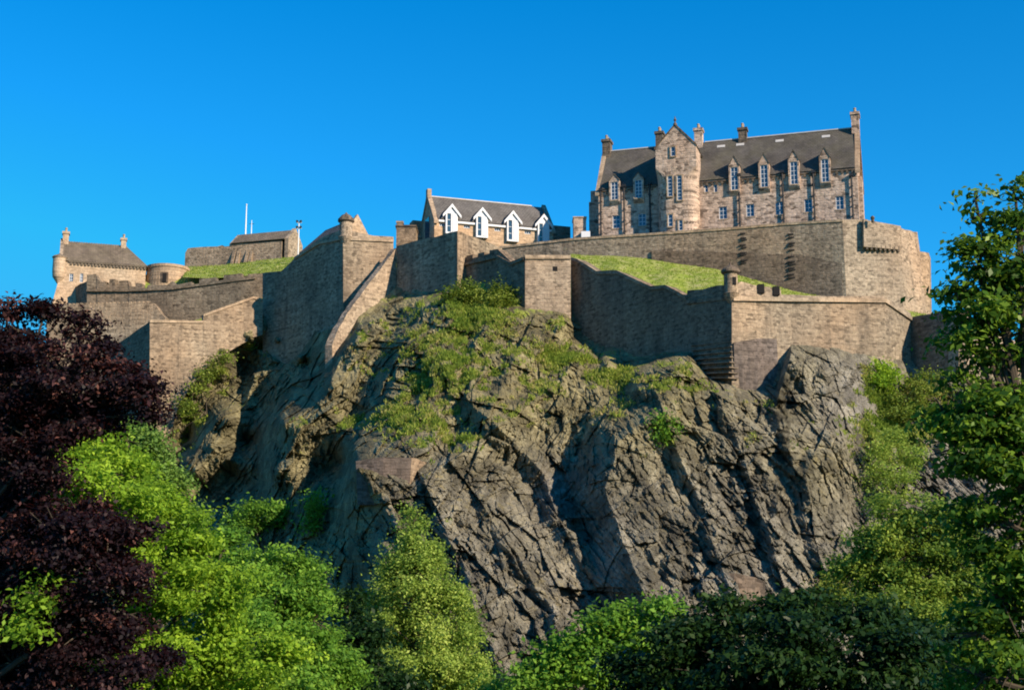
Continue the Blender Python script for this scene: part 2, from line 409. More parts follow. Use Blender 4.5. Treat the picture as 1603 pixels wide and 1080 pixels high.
# ------------------------------------------------------------------ the ground
def ground_z(x, y):
    t = np.clip((y - 30) / 80.0, 0, 1); return -9.0 * t * t * (3 - 2 * t)
gx = np.concatenate([[-3500, -1200, -500], np.linspace(-200, 200, 81), [500, 1200, 3500]])
gy = np.concatenate([[-1500, -300, -60], np.linspace(-20, 200, 56), [400, 1200, 4000]])
GX, GY = np.meshgrid(gx, gy)
GZ = ground_z(GX, GY) + 0.25 * fbm(GX / 14, GY / 14, GX * 0, 3, 5) * (np.abs(GX) < 250)
grid_mesh("ground", np.stack([GX, GY, GZ], -1)[:, ::1], M['lawn'], True, None, 'structure')

# ------------------------------------------------------------------ the crag
WALLLINE = [(-300,310),(-60,250),(60,222),(165,217),(235,203.5),(405,209.3),(412,211.5),(500,201.3),(516,196.5),(522,188),(620,196),(716,186),(822,178),(893,179.5),(1020,169.3),(1146,158.6),(1385,166),(1425,171),(1500,166),(1640,172),(1800,200),(2060,270)]
ROCKLINE = [(-300,985),(-60,800),(60,720),(150,700),(235,690),(268,668),(280,626),(314,577),(350,549),(405,519),(420,530),(500,550),(522,543),(560,503),(620,458),(700,457),(716,460),(822,480),(890,488),(905,525),(960,556),(1010,560),(1080,548),(1110,588),(1150,604),(1215,610),(1238,532),(1290,545),(1385,558),(1427,583),(1500,580),(1640,600),(1800,740),(2060,985)]
def lin(tab, x): return np.interp(x, [t[0] for t in tab], [t[1] for t in tab])
CP = [
 # right face
 (1150,660,154),(1250,620,158.2),(1290,600,160),(1420,600,169),(1100,640,155),(1060,590,161),
 (1080,700,150),(1200,720,148.5),(1300,720,150),(1335,800,150),(1090,850,141),(1200,850,140.5),(1300,880,142),(1040,950,136),(1200,960,135),(1310,960,137),
 (1000,610,160),(950,570,168),(930,620,163),
 # centre
 (880,510,174),(760,465,181),(700,480,182),(830,560,170),(760,600,166),(690,570,170),(800,660,160),(650,690,155),(720,700,154),(620,715,150.5),
 (560,735,148),(600,850,142),(700,850,139),(800,850,140),(850,690,159),(880,780,153),(915,900,142),(780,950,131),(850,1000,130),(700,1000,131.5),(800,1080,125),(960,950,136.5),(640,960,136),(960,700,151),
 (660,800,145),(760,760,150),
 # left shaded side
 (600,600,177),(563,655,176.5),(536,725,172),(490,800,166),(500,880,160),(540,840,157),(520,960,155),(560,940,145),
 (520,600,180.5),(470,560,199),(446,662,177.5),(500,650,175.5),(530,652,175),(437,737,173.5),(470,735,173),(500,745,174.5),(522,742,174),(330,697,196.5),(357,657,199),(306,735,194),(400,830,174),(400,640,208),(420,550,211),(300,760,198),(380,610,212),(430,590,207),(475,603,193),(320,640,209),(285,700,207),(385,690,205),(400,760,192),(425,645,200),(325,775,198),(360,745,201),(290,800,192),(350,800,189),(250,720,202),(360,720,196),
 # right of the crag
 (1345,640,160),(1400,650,163),(1450,640,165),(1350,720,156),(1420,750,157),(1500,700,160),(1600,660,168),(1450,850,149),(1600,850,150),(1500,1000,138),(1400,950,140),
 (150,780,206),(150,900,190),(150,1100,165),(300,950,172),(400,950,166),(450,1100,145),(300,1100,150),(650,1100,128),(1000,1100,124),(1200,1100,124),(1400,1100,128),(1640,1100,128),(900,1100,124),(-280,1100,290),(-60,1100,215),(0,950,215),(1800,1100,165),(2040,1100,250),(1800,900,185),(1720,800,162),
]
for p in list(range(-280, 140, 60)) + list(range(140, 1641, 42)) + list(range(1700, 2060, 60)):
    y = float(lin(ROCKLINE, p)); w = float(lin(WALLLINE, p))
    CP.append((p, y, w - 0.25)); CP.append((p, y - 34, w + 3.5)); CP.append((p, y + 22, w - 2.0)) if not 262 < p < 440 else CP.append((p + 27, y + 16, w + 6.5))
CP = np.array(CP, float)
def rbf_fit(P, val):
    d = np.sqrt(((P[:, None] - P[None]) ** 2).sum(-1))
    n = len(P); A = np.zeros((n + 3, n + 3)); A[:n, :n] = d + np.eye(n) * 2.0
    A[:n, n:] = np.c_[np.ones(n), P]; A[n:, :n] = A[:n, n:].T
    return np.linalg.solve(A, np.r_[val, 0, 0, 0])
def rbf_eval(P, w, X, Y):
    r = w[-3] + w[-2] * X + w[-1] * Y
    for i in range(len(P)): r = r + w[i] * np.hypot(X - P[i, 0], Y - P[i, 1])
    return r
cw = rbf_fit(CP[:, :2], CP[:, 2])

# ribs: crest polyline in the photograph, forward amplitude (m), width of the lit right flank and the steep left flank (px)
RIBS = [
 ([(705,452),(688,466),(645,522),(622,576),(608,617),(552,688),(560,728),(554,790),(556,860),(600,940),(650,1010)], 5.0, 110, 34),
 ([(608,470),(535,548),(515,610),(440,665),(428,740),(402,830)], 4.0, 60, 22),
 ([(352,645),(320,690),(295,735),(285,800)], 4.0, 40, 18),
 ([(396,585),(385,625)], 3.0, 18, 10),
 ([(1020,575),(1035,640),(968,690),(946,760),(975,850),(1010,930),(1045,1000)], 8.0, 150, 55),
 ([(745,640),(800,690),(850,745),(872,800)], 3.5, 40, 25),
 ([(872,800),(905,860),(950,920),(965,975)], 2.0, 40, 30),
 ([(690,815),(722,880),(745,960),(795,1060)], 3.0, 90, 18),
 ([(760,800),(820,880),(860,950),(880,1010)], 2.5, 70, 16),
 ([(585,770),(640,850),(670,920),(690,1000)], 2.2, 50, 14),
 ([(805,560),(775,620),(760,660)], 3.0, 60, 18),
 ([(905,560),(885,590),(850,620),(800,655),(745,690)], 3.6, 60, 26),
 ([(770,475),(745,540),(735,590)], 2.0, 50, 16),
 ([(1060,700),(1090,770),(1120,850),(1150,930)], 1.8, 60, 14),
 ([(1130,640),(1165,720),(1190,800),(1215,880)], 1.8, 70, 14),
 ([(1215,640),(1240,720),(1262,800),(1285,880)], 2.0, 70, 14),
 ([(1292,585),(1300,620),(1315,680),(1330,740)], 1.6, 16, 20),
 ([(1232,545),(1262,600),(1300,700)], 0.9, 40, 14),
 ([(1275,710),(1262,740),(1270,790)], 1.8, 60, 14),
 ([(670,745),(700,720),(735,700)], 2.0, 30, 20),
]
def rib_field(X, Y):
    tot = np.zeros_like(X)
    for pl, amp, wr, wl_ in RIBS:
        best = np.full(X.shape, 1e9); sg = np.zeros_like(X)
        for (x0, y0), (x1, y1) in zip(pl, pl[1:]):
            dx, dy = x1-x0, y1-y0; L2 = dx*dx + dy*dy
            t = np.clip(((X-x0)*dx + (Y-y0)*dy) / L2, 0, 1)
            ex, ey = X-(x0+t*dx), Y-(y0+t*dy)
            d = np.hypot(ex, ey); s = np.sign(dx*ey - dy*ex)     # <0 : right of a downward line
            if dy < 0: s = -s
            m = d < best; best = np.where(m, d, best); sg = np.where(m, s, sg)
        right = sg <= 0
        q = np.where(right, best / wr, best / wl_)
        prof = np.where(right, np.exp(-q * 1.1), np.clip(1 - q, 0, 1))
        tot = tot + amp * prof
    return tot

def rock_surface(PX, PY, detail=True):
    """distance of the crag for photo-plane samples, plus its colour masks"""
    wob = 7 * fbm(PX/60, PY/60, PX*0, 3, 91); wob2 = 7 * fbm(PX/60, PY/60, PX*0+9, 3, 55)
    Y = rbf_eval(CP[:, :2], cw, PX, PY)
    rim = np.clip((PY - lin(ROCKLINE, PX)) / 24.0, 0, 1)
    P = at_np(PX, PY, Y)
    x, z = P[..., 0], P[..., 2]
    d = rib_field(PX + wob, PY + wob2) * np.clip(rim, 0.0, 1)
    wx = x + 1.5 * fbm(x/11, z/11, Y/11, 2, 11); wz = z + 1.5 * fbm(x/11, z/11, Y/11, 2, 12)
    def strata(ax, az, s):
        L = math.hypot(ax, az); ax, az = ax/L, az/L
        v = wx * ax + wz * az; u = wx * -az + wz * ax      # v along the bedding, u across it
        vary = 0.75 + 0.6 * fbm(x/9, z/9, Y/9, 2, 61)
        tw_ = 0.5 * fbm(x/14, z/14, Y/14, 2, s+61); u = u + tw_ * v * .35 + 1.2 * tw_
        brk = np.clip(0.55 + 1.1 * fbm(x/8, z/8, Y/8, 2, s+67), 0.5, 1.25)          # some faces whole, some shattered
        return (1.7 * facets(u, v, 5.5, 9.0, s, (0.6, 0.5), 0.05) + 1.2 * facets(u - .5*v, v, 8.0, 4.5, s+3, (0.5, 0.8), 0.0) + 1.6 * vary * facets(u, v, 2.6, 4.8, s+5, (0.9, 0.7), 0.12, .25)
                + 1.15 * brk * facets(u + .12*v, v, 1.2, 2.2, s+10, (1.1, 0.8), 0.14, .12) + 0.7 * brk * facets(u - .15*v, v, 0.6, 0.95, s+20, (1.1, 0.9), 0.12, .08) + 0.3 * brk * facets(u - .15*v, v, 0.3, 0.48, s+30, (0.9, 0.9), 0.1))
    wR = np.clip((PX - 930) / 120, 0, 1); wL = np.clip((PY - 720 - 0.1 * (PX-700)) / 80, 0, 1) * (1 - wR) * np.clip((PX-520)/50, 0, 1)
    wU = 1 - np.clip(wR + wL, 0, 1)
    if detail:
        s = strata(0.36, -1, 100) * wR + strata(0.62, -1, 200) * wL + strata(-0.45, -1, 300) * wU
        d = d + s * (0.35 + 0.65 * rim) * 1.0
        d = d + 0.6 * fbm(x/5, z/5, Y/8, 4, 3, 0.5) * rim
        d = d + 0.35 * facets(x + 0.4*z, z, 0.6, 0.9, 400, (0.6, 0.6)) * rim
    # smooth slab on the right stays smooth
    slab = np.exp(-(((PX-1350)/75)**2 + ((PY-620)/70)**2) * 1.2)
    d = d * (1 - 0.6 * slab)
    Y = Y - d
    return Y, rim, slab, (wR, wL, wU)

GRASS = [(700,560,120,60,.75),(650,660,90,25,1.0),(870,560,70,20,1.2),(960,590,50,18,.9),(1385,650,45,80,1.0),(745,485,70,40,1.25),(690,470,40,20,.9),(1400,700,50,90,.85),(290,650,25,40,1.1),(330,585,35,22,1.1),(385,545,30,16,1.0),(760,470,80,34,1.15),(735,500,60,30,1.0),(870,560,70,18,1.1),(660,600,60,40,.7),(840,600,60,30,.5),(1080,590,50,30,.5),(690,500,50,40,.5),(745,540,110,60,.45),(880,565,75,25,.95),(935,560,40,18,.5),(700,600,90,40,.5),(640,665,110,25,.75),(720,690,60,18,.7),
         (620,470,40,22,.5),(560,520,40,30,.35),(1010,590,90,30,.45),(830,650,60,16,.5),(480,700,30,50,.3),(330,590,30,45,.9),(300,640,25,40,.8),(380,545,30,20,.8),
         (1385,590,38,34,1.0),(1330,680,18,50,.6),(1100,620,120,25,.3),(700,820,60,14,.5),(740,800,50,14,.5),(420,800,60,30,.6),(490,800,16,40,.9),(1200,690,60,20,.2),
         (1420,640,60,60,.8),(1500,600,60,30,.8),(1040,680,25,25,.4),(660,750,40,20,.4),(880,500,40,20,.45),(590,620,60,20,.2),(950,640,80,20,.35)]
DRYS = [(1100,620,300,45,.75),(760,600,260,140,.5),(650,800,140,40,.9),(720,770,120,50,.8),(880,920,80,60,.8),(1000,600,220,50,.8),(1150,620,160,60,.7),(1300,720,60,60,.8),(700,560,160,110,.8),(560,560,90,80,.7),(480,640,60,60,.6),(1290,900,50,30,.8),(950,690,70,30,.7),(1000,780,300,150,.3),(300,640,40,80,.8),(1150,910,60,30,.4)]
def blobs(B, X, Y):
    r = np.zeros_like(X)
    for x, y, a, b, s in B: r = np.maximum(r, s * np.exp(-(((X-x)/a)**2 + ((Y-y)/b)**2)))
    return r
cols = np.concatenate([np.arange(-280, 140, 4.0), np.arange(140, 1641, 1.3), np.arange(1643, 2045, 4.0)]); tt = np.linspace(0, 1, 540)
PX = np.repeat(cols[None], len(tt), 0)
top = lin(ROCKLINE, cols) - 30
PY = top[None] + (1112 - top[None]) * tt[:, None]
RY, rim, slab, _w = rock_surface(PX, PY)
P = at_np(PX, PY, RY)
nrm = np.cross(np.gradient(P, axis=1), np.gradient(P, axis=0)); nrm /= np.maximum(np.linalg.norm(nrm, axis=-1, keepdims=True), 1e-9)
up = np.abs(nrm[..., 2]) * np.sign(np.gradient(P, axis=0)[..., 1] * -1 + 1e-6).clip(0, 1)
from_w = np.clip(fbm(P[..., 0]/3, P[..., 2]/3, RY/3, 4, 77) * 0.5 + 0.5, 0, 1)
gmask = blobs(GRASS, PX, PY)
cell = np.clip(0.5 + 0.55 * facets(P[..., 0] + .4*P[..., 2], P[..., 2], 2.2, 3.6, 700, (0, 0)) + 0.5 * facets(P[..., 0] - .3*P[..., 2], P[..., 2], 0.9, 1.5, 720, (0, 0)), 0, 1)
patchy = np.clip(0.42 + 1.9 * fbm(P[..., 0]/1.6, P[..., 2]/1.6, RY/1.6, 4, 78), 0, 1)
grass = np.clip(gmask * (0.04 + 0.34 * up + 0.95 * from_w * patchy + 0.3 * np.clip(gmask*3 - 2.2, 0, 1)) + 0.3 * up * patchy * (PY < 730), 0, 1) * 0.8
dry = np.clip(blobs(DRYS, PX, PY) * (0.4 + 0.6 * up), 0, 1)
brown = np.clip(1.1 - np.clip((PY - 640) / 120, 0, 1) * np.clip((PX - 560) / 60, 0, 1) * 0.9, 0, 1) * np.clip(1.4 - np.clip((PX - 1000)/150, 0, 1), 0, 1)
brown = np.clip(brown + 0.5 * np.exp(-(((PX-1285)/70)**2 + ((PY-740)/70)**2)), 0, 1)
pale = np.clip(slab + 0.8 * blobs([(865,770,30,40,1),(1160,910,60,24,.8),(950,860,40,60,.4),(1480,740,60,70,.9),(880,930,60,50,.4)], PX, PY), 0, 1) * (0.5 + 0.5 * from_w)
grid_mesh("rock_crag", P, M['rock'], False, {"grass": grass, "dry": dry, "brown": brown, "pale": pale, "cell": cell}, 'structure')

# grass tufts on the crag, one mass nobody could count
def tufts(name, pts, size, mat, label, seed=1, n=5, nv=None):
    r = np.random.default_rng(seed); k = len(pts)
    c = np.repeat(pts, n, 0) + r.normal(0, 1, (k*n, 3)) * size * np.array([.5, .4, .25])
    s = size * r.uniform(.5, 1.2, (k*n, 1))
    a = r.uniform(0, 2*np.pi, k*n); lean = r.normal(0, .45, (k*n, 2))
    upv = np.stack([lean[:, 0], lean[:, 1] - 0.25, np.ones(k*n)], -1)
    side = np.stack([np.cos(a), np.sin(a), np.zeros(k*n)], -1)
    v = np.stack([c - side*s*.3, c + side*s*.3, c + upv*s + side*s*.12, c + upv*s*.9 - side*s*.12], 1).reshape(-1, 3)
    return leaf_mesh(name, v, np.repeat(r.uniform(0, 1, k) if nv is None else nv, n), mat)
def leaf_mesh(name, v, var, mat):
    nf = len(v) // 4
    me = bpy.data.meshes.new(name)
    me.vertices.add(nf*4); me.vertices.foreach_set("co", v.reshape(-1).astype(np.float32))
    me.loops.add(nf*4); me.loops.foreach_set("vertex_index", np.arange(nf*4, dtype=np.int32))
    me.polygons.add(nf); me.polygons.foreach_set("loop_start", np.arange(0, nf*4, 4, dtype=np.int32))
    me.update(calc_edges=True)
    at_ = me.attributes.new("var", 'FLOAT', 'FACE'); at_.data.foreach_set("value", np.clip(var, 0, 1).astype(np.float32))
    me.materials.append(mat)
    o = bpy.data.objects.new(name, me); COL.objects.link(o); return o
fl = (grass * rim).ravel(); pw = np.clip(fl - 0.2, 0, 1) ** 1.6
pick = RNG.choice(len(pw), 14500, replace=True, p=pw / pw.sum())
tp = P.reshape(-1, 3)[pick] + RNG.normal(0, .12, (len(pick), 3))
tag(tufts("cliff_grass", tp, 0.34, GRASSB, '', 3, 5, np.clip(RNG.normal(.58, .16, len(pick)) - .38*gmask.ravel()[pick] + .6*fbm(tp[:,0]/3, tp[:,1]/3, tp[:,2]/3, 3, 5), 0, 1)), kind='stuff')

def on_rock(px, py):
    Yr, *_r = rock_surface(np.array([[float(px)]]), np.array([[float(py)]])); return float(Yr[0, 0])

# hill top behind the outer walls
hp = []
for p in range(-280, 2050, 60):
    w = float(lin(WALLLINE, p)); zt = at(p, float(lin(ROCKLINE, p)), w).z
    hp.append((at(p, 500, w + 3.5).x, w + 3.5, zt - 1.0))
for px, py, Y in [(785,440,207),(900,430,203),(1139,440,197),(1330,480,192),(1450,500,200),(700,400,215),(850,400,220),(1000,400,215),(1200,400,210),(650,400,215),(560,420,215),(460,440,235),(300,440,243),(150,460,245),(230,430,248),(330,425,256),(450,415,256),(300,440,300),(800,470,300),(1300,500,300),(100,560,300),(1600,700,300),(800,1000,400),(100,1000,400),(1500,1000,400),(-250,1010,340),(2030,1010,340)]:
    q = at(px, py, Y); hp.append((q.x, q.y, q.z))
hp = np.array(hp); hw = rbf_fit(hp[:, :2], hp[:, 2])
hc = np.arange(-280, 2045, 15.0); ht = np.linspace(0, 1, 50) ** 1.4
w0 = lin(WALLLINE, hc) + 3.0
HY = w0[None] + (420 - w0[None]) * ht[:, None]
HX = (hc[None] - 801.5) / 2160.0 * HY
HZ = rbf_eval(hp[:, :2], hw, HX, HY)
grid_mesh("hill", np.stack([HX, HY, np.maximum(HZ, -12)], -1), M['turf'], True, None, 'structure')

# ------------------------------------------------------------------ walls
def resample(colsP, step):
    out = [colsP[0]]
    for a, b in zip(colsP, colsP[1:]):
        n = max(1, int(((b[0]-a[0]).length) / step))
        for k in range(1, n+1):
            t = k/n; out.append((a[0].lerp(b[0], t), a[1].lerp(b[1], t)))
    return out
def wall_part(name, colsP, mat, parent, th=1.6, jitter=0.09, step=1.4, seed=0):
    r = random.Random(seed + len(colsP))
    cs = resample(colsP, step); n = len(cs)
    nv = []
    for i in range(n):
        a, b = cs[max(0, i-1)][0], cs[min(n-1, i+1)][0]
        d = Vector((b.x-a.x, b.y-a.y, 0))
        if d.length < 1e-6: d = Vector((1, 0, 0))
        d.normalize(); nv.append(Vector((-d.y, d.x, 0)))
    mb = MB(); vs = []
    for i, (t, bt) in enumerate(cs):
        j = Vector((0, 0, r.uniform(-jitter, jitter)))
        vs += [bt, t + j, t + j + nv[i]*th, Vector((bt.x, bt.y, bt.z)) + nv[i]*th]
    fs = []
    for i in range(n-1):
        a, b = 4*i, 4*(i+1)
        fs += [(a, b, b+1, a+1), (a+1, b+1, b+2, a+2), (a+2, b+2, b+3, a+3), (a+3, b+3, b, a)]
    fs += [(0, 1, 2, 3), (4*n-1, 4*n-2, 4*n-3, 4*n-4)]
    mb.add(vs, fs); return mb.build(name, mat, parent)
def P2(c): return [(at(*q[0:3]), at(*q[3:6])) for q in c]
def coping(name, pts, mat, parent, out=0.22, hgt=0.35, drop=0.0, th=0.5):
    """string course along points (px,py,Y): box section proud of the wall face by `out`"""
    ps = [at(*p) for p in pts]
    cs = [(p + Vector((0,0,hgt*0.5-drop)), p - Vector((0,0,hgt*0.5+drop))) for p in ps]
    cs2 = []
    for i, (a, b) in enumerate(cs):
        q0, q1 = ps[max(0,i-1)], ps[min(len(ps)-1,i+1)]
        d = Vector((q1.x-q0.x, q1.y-q0.y, 0)).normalized(); nn = Vector((-d.y, d.x, 0))
        cs2.append((a - nn*out, b - nn*out))
    return wall_part(name, cs2, mat, parent, th=th+out, jitter=0.02, step=2.0)
def root_at(name, p, label, cat, group=None):
    # the walls are modelled in world coordinates under an Empty whose own place is the wall's foot
    e = empty(name, p); tag(e, label, cat, group); return e
def settle(e):
    """move the children of e from world coordinates into e's frame"""
    inv = Matrix.Translation(-e.location)
    for c in e.children: c.matrix_local = inv @ c.matrix_local
WG = "rampart walls of the castle"

# front right rampart with the pepper-pot turret
e = root_at("rampart_wall", at(1280,575,163), "long sunlit front rampart with a corner turret, sloping down at its right end", "wall")
wall_part("wall_face", P2([(1146,466,158.6,1146,640,158.2),(1215,465.5,160.8,1218,660,160.2),(1240,466,161.6,1240,600,161.1),(1385,469,166,1385,600,165.5),(1426,497,171,1427,625,170.6)]), M['wall'], e, 1.8)
coping("string_course", [(1147,468,158.6),(1385,471,166),(1425.5,499,170.9)], M['trim'], e, 0.25, 0.5)
wall_part("parapet", P2([(1147,450,158.8,1147,466,158.8),(1160,441,159.2,1160,466,159.2),(1180,446,159.9,1180,466,159.9),(1222,452,161.3,1222,466,161.3),(1223,461,161.4,1223,466,161.4),(1300,464,164,1300,468,164),(1384,463,166.2,1384,470,166.2),(1425.5,490,171.2,1425.5,499,171.2)]), M['wallpale'], e, 1.0, 0.03)
for q in ((1191,452,160.2),(1215,455.5,161.0)):
    c = at(*q); MB().box(c.x-.38, c.x+.38, c.y-.25, c.y+.5, c.z-.55, c.z+.5).build("embrasure", M['opening'], e)
c = at(1144,440,159)
tz = lambda py: at(1144, py, 159).z
MB().cyl((c.x, c.y), [(0.2, tz(478)), (0.75, tz(466)), (0.95, tz(460)), (0.82, tz(459)), (0.8, tz(429)), (0.8, tz(428.5))], 20).build("turret", M['wall'], e)
MB().cyl((c.x, c.y), [(0.95, tz(429)), (1.12, tz(427)), (1.1, tz(424)), (0.8, tz(420)), (0.3, tz(416.5)), (0.12, tz(414.5)), (0.1, tz(412)), (0.03, tz(411))], 20).build("turret_roof", M['darktrim'], e)
MB().box(c.x+.1, c.x+.5, c.y-.86, c.y-.6, tz(448), tz(436)).build("slit_opening", M['opening'], e)
settle(e)

# the shaded stepped wall
e = root_at("rampart_wall", at(1020,555,169), "zigzag front rampart in deep shade, its top stepping down beside the grass slope", "wall")
zz = [(893.5,403,180.5),(904,406,179.5),(935,425,176.7),(966,424,174),(1020,449,169.3),(1043,447,167.3),(1075,464,164.4),(1076,455,164.3),(1100,452,162.2),(1122,448,160.3),(1145.5,447,158.6)]
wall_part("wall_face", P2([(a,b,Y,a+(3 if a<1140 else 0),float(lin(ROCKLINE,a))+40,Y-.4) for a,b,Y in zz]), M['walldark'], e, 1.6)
coping("coping", [(a,b+2,Y) for a,b,Y in zz[:7]], M['wall'], e, 0.2, 0.45)
coping("string_course", [(1076,474,164.3),(1145,466,158.7)], M['walldark'], e, 0.25, 0.4)
for k in range(8):
    coping("footing_ledge", [(1082+k*2.5,541+k*7.4,163.6-k*.2),(1146,534+k*8.2,158.5-k*.1)], M['walldark'], e, 0.15+.06*k, 0.15, 0, 1.0)
settle(e)

e = root_at("bastion_wall", at(858,485,178), "square sunlit bastion face between two shaded ramparts above the crag", "wall")
wall_part("wall_face", P2([(822,403,178,822,520,177.6),(893.5,403,178.5,893.5,530,178.1)]), M['wallpale'], e, 2.0)
coping("coping", [(822,403,178),(893.3,403,178.5)], M['trim'], e, 0.22, 0.5)
MB().box(*(lambda c: (c.x-.3,c.x+.3,c.y-.1,c.y+.3,c.z-.3,c.z+.3))(at(869,421,178.3))).build("drain_hole", M['opening'], e)
settle(e)

e = root_at("rampart_wall", at(770,470,184), "shaded rampart with a notched parapet left of the square bastion", "wall")
nt_ = [(714,404,189),(722,402,188.3),(722.2,408,188.3),(730,406,187.6),(730.2,400.5,187.6),(740,398.5,186.5),(740.2,404,186.5),(748,402,185.7),(748.2,396.5,185.7),(758,394.5,184.8),(758.2,399,184.8),(766,397,184.1),(766.2,392,184.1),(779,390,182.6),(800,410,180.6),(821.5,403,178.1)]
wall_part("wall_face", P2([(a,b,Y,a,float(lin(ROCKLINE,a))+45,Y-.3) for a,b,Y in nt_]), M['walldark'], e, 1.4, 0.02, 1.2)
coping("string_course", [(714,417,189),(779,402,182.6),(800,413,180.6),(821,405,178.1)], M['walldark'], e, 0.22, 0.4)
settle(e)

e = root_at("rampart_wall", at(680,455,191), "tall shaded rampart below the white-dormered house, its right return wall sunlit", "wall")
wall_part("wall_face", P2([(620.5,386,196.3,620.5,510,196),(660,375.5,191.8,660,510,191.5),(716,362,186,716,510,185.6),(750,374,191,750,500,191),(786,388,197,786,480,197)]), M['wall'], e, 1.5)
settle(e)

e = root_at("corner_bastion", at(560,440,198), "high corner bastion with a round cap turret, left flank in shade", "bastion")
wall_part("wall_face", P2([(411,428,212.8,411,600,211.8),(440,424,209.4,440,600,208.4),(460,406,206.9,462,600,205.9),(500,380,202,503,600,201.2),(537,374,197.5,538,600,196.5),(616,377,199.2,616,560,198.5)]), M['wall'], e, 2.0)
wall_part("parapet", P2([(470,398,205.8,470,404,205.8),(500,373,202.1,500,384,202.1),(537,358,197.7,537,375,197.7),(560,363,198.2,560,376,198.2),(585,369,198.7,585,377,198.7),(600,369,199,600,377.5,199),(616,370,199.3,616,378,199.3)]), M['wallpale'], e, 1.0)
coping("string_course", [(462,405,206.7),(500,381,202),(537,374,197.5),(616,377.5,199.2)], M['trim'], e, 0.22, 0.4)
c = at(541.5,360,198.0); tz = lambda py: at(541.5, py, 198.0).z
MB().cyl((c.x, c.y), [(0.5, tz(384)), (0.9, tz(376)), (1.1, tz(372)), (0.95, tz(370)), (0.95, tz(349)), (0.95, tz(348.8))], 22).build("turret", M['wallpale'], e)
MB().cyl((c.x, c.y), [(1.0, tz(349)), (1.22, tz(347)), (1.2, tz(344)), (0.7, tz(338)), (0.2, tz(335)), (0.12, tz(333.5)), (0.03, tz(332.5))], 22).build("turret_roof", M['darktrim'], e)
settle(e)

e = root_at("buttress_wall", at(570,520,192), "pale sunlit raking wall running diagonally down from the shaded rampart", "wall")
g = [(520,540,187.6),(527,520,188.4),(536,504,189.2),(548,484,190.2),(562,465,191.4),(580,441,193),(600,415,194.8),(612,400,195.6),(620.3,388,196.3)]
wall_part("wall_face", P2([(a,b,Y,a,max(float(lin(ROCKLINE,a)),b)+40,Y) for a,b,Y in g]), M['wallpale'], e, 1.2, 0.12, 0.8)
settle(e)

# left defences
e = root_at("battery_wall", at(270,500,234), "dark crenellated battery wall below the round tower and the grass bank", "wall")
bt = [(136,431,235.5),(150,429,235.5),(152,436,235.4),(158,442,235.3),(166,441,235.2),(166.2,445,235.2),(171,445,235.2),(171.2,437,235.2),(180,437,235),(180.2,445,235),(186,445,235),(186.2,440,235),(200,439,234.8),(202,448,234.7),(212,449,234.6),(212.2,443,234.6),(222,444,234.4),(222.2,451,234.4),(230,451,234.3),(232,446,234.2),(262,446,233.6),(270,440,233.5),(276,446,233.4),(300,441,233),(300.2,446,233),(312,444,232.8),(312.2,437,232.8),(338,434,232.4),(338.2,440,232.4),(350,438,232.2),(350.2,431,232.2),(378,428,231.8),(378.2,434,231.8),(388,433,231.7),(388.2,429,231.7),(411,428,231.5)]
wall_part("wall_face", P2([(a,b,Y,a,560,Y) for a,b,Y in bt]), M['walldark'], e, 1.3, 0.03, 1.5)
coping("string_course", [(136,455,235.4),(200,455,234.7),(270,452,233.4),(400,435,231.5)], M['walldark'], e, 0.25, 0.4)
wall_part("return_wall", P2([(85,478,246,85,560,246),(104,455,243,104,560,243),(136,440,235.6,136,560,235.6)]), M['walldark'], e, 1.0)
settle(e)

e = root_at("curtain_wall", at(160,600,228), "left curtain wall with toothed coping, behind the copper beech", "wall")
J = []
px = 74.0; up_ = True
while px < 232:
    J.append((px, 478 - (px-74)*0.03 - (2.2 if up_ else 0), 229 - (px-74)*0.015)); px += 3.2
    J.append((px-.2, 478 - (px-74)*0.03 - (2.2 if up_ else 0), 229 - (px-74)*0.015)); up_ = not up_
J += [(233,472,226.6),(240,474,226.5),(246,481,226.3),(252,491,226.2),(258,497,226)]
wall_part("wall_face", P2([(a,b,Y,a-(4 if a<120 else 0),740,Y-1.5) for a,b,Y in J]), M['wall'], e, 1.3, 0.03, 2)
settle(e)

e = root_at("bastion_wall", at(320,620,210), "low sunlit bastion with a shaded triangular flank above the left tree tops", "wall")
wall_part("wall_face", P2([(234.5,502,204,234,720,203),(268,502.5,205.1,268,676,204.6),(280,502.6,205.5,280,632,205),(318,503,206.8,318,580,206.4),(318.3,493,206.8,318.3,580,206.4),(350,482,207.9,350,555,207.5),(397,465,209.6,397,528,209.3),(411,469,210,411,524,209.7)]), M['wall'], e, 1.3)
wall_part("flank", P2([(160,556,217,160,760,217),(234.2,503,204.2,233.7,760,202.8)]), M['walldark'], e, 1.2)
coping("coping", [(234.5,503,204),(318,504,206.8)], M['trim'], e, 0.18, 0.4)
coping("coping", [(318.4,494,206.8),(397,466,209.6),(411,470,210)], M['trim'], e, 0.18, 0.4)
settle(e)

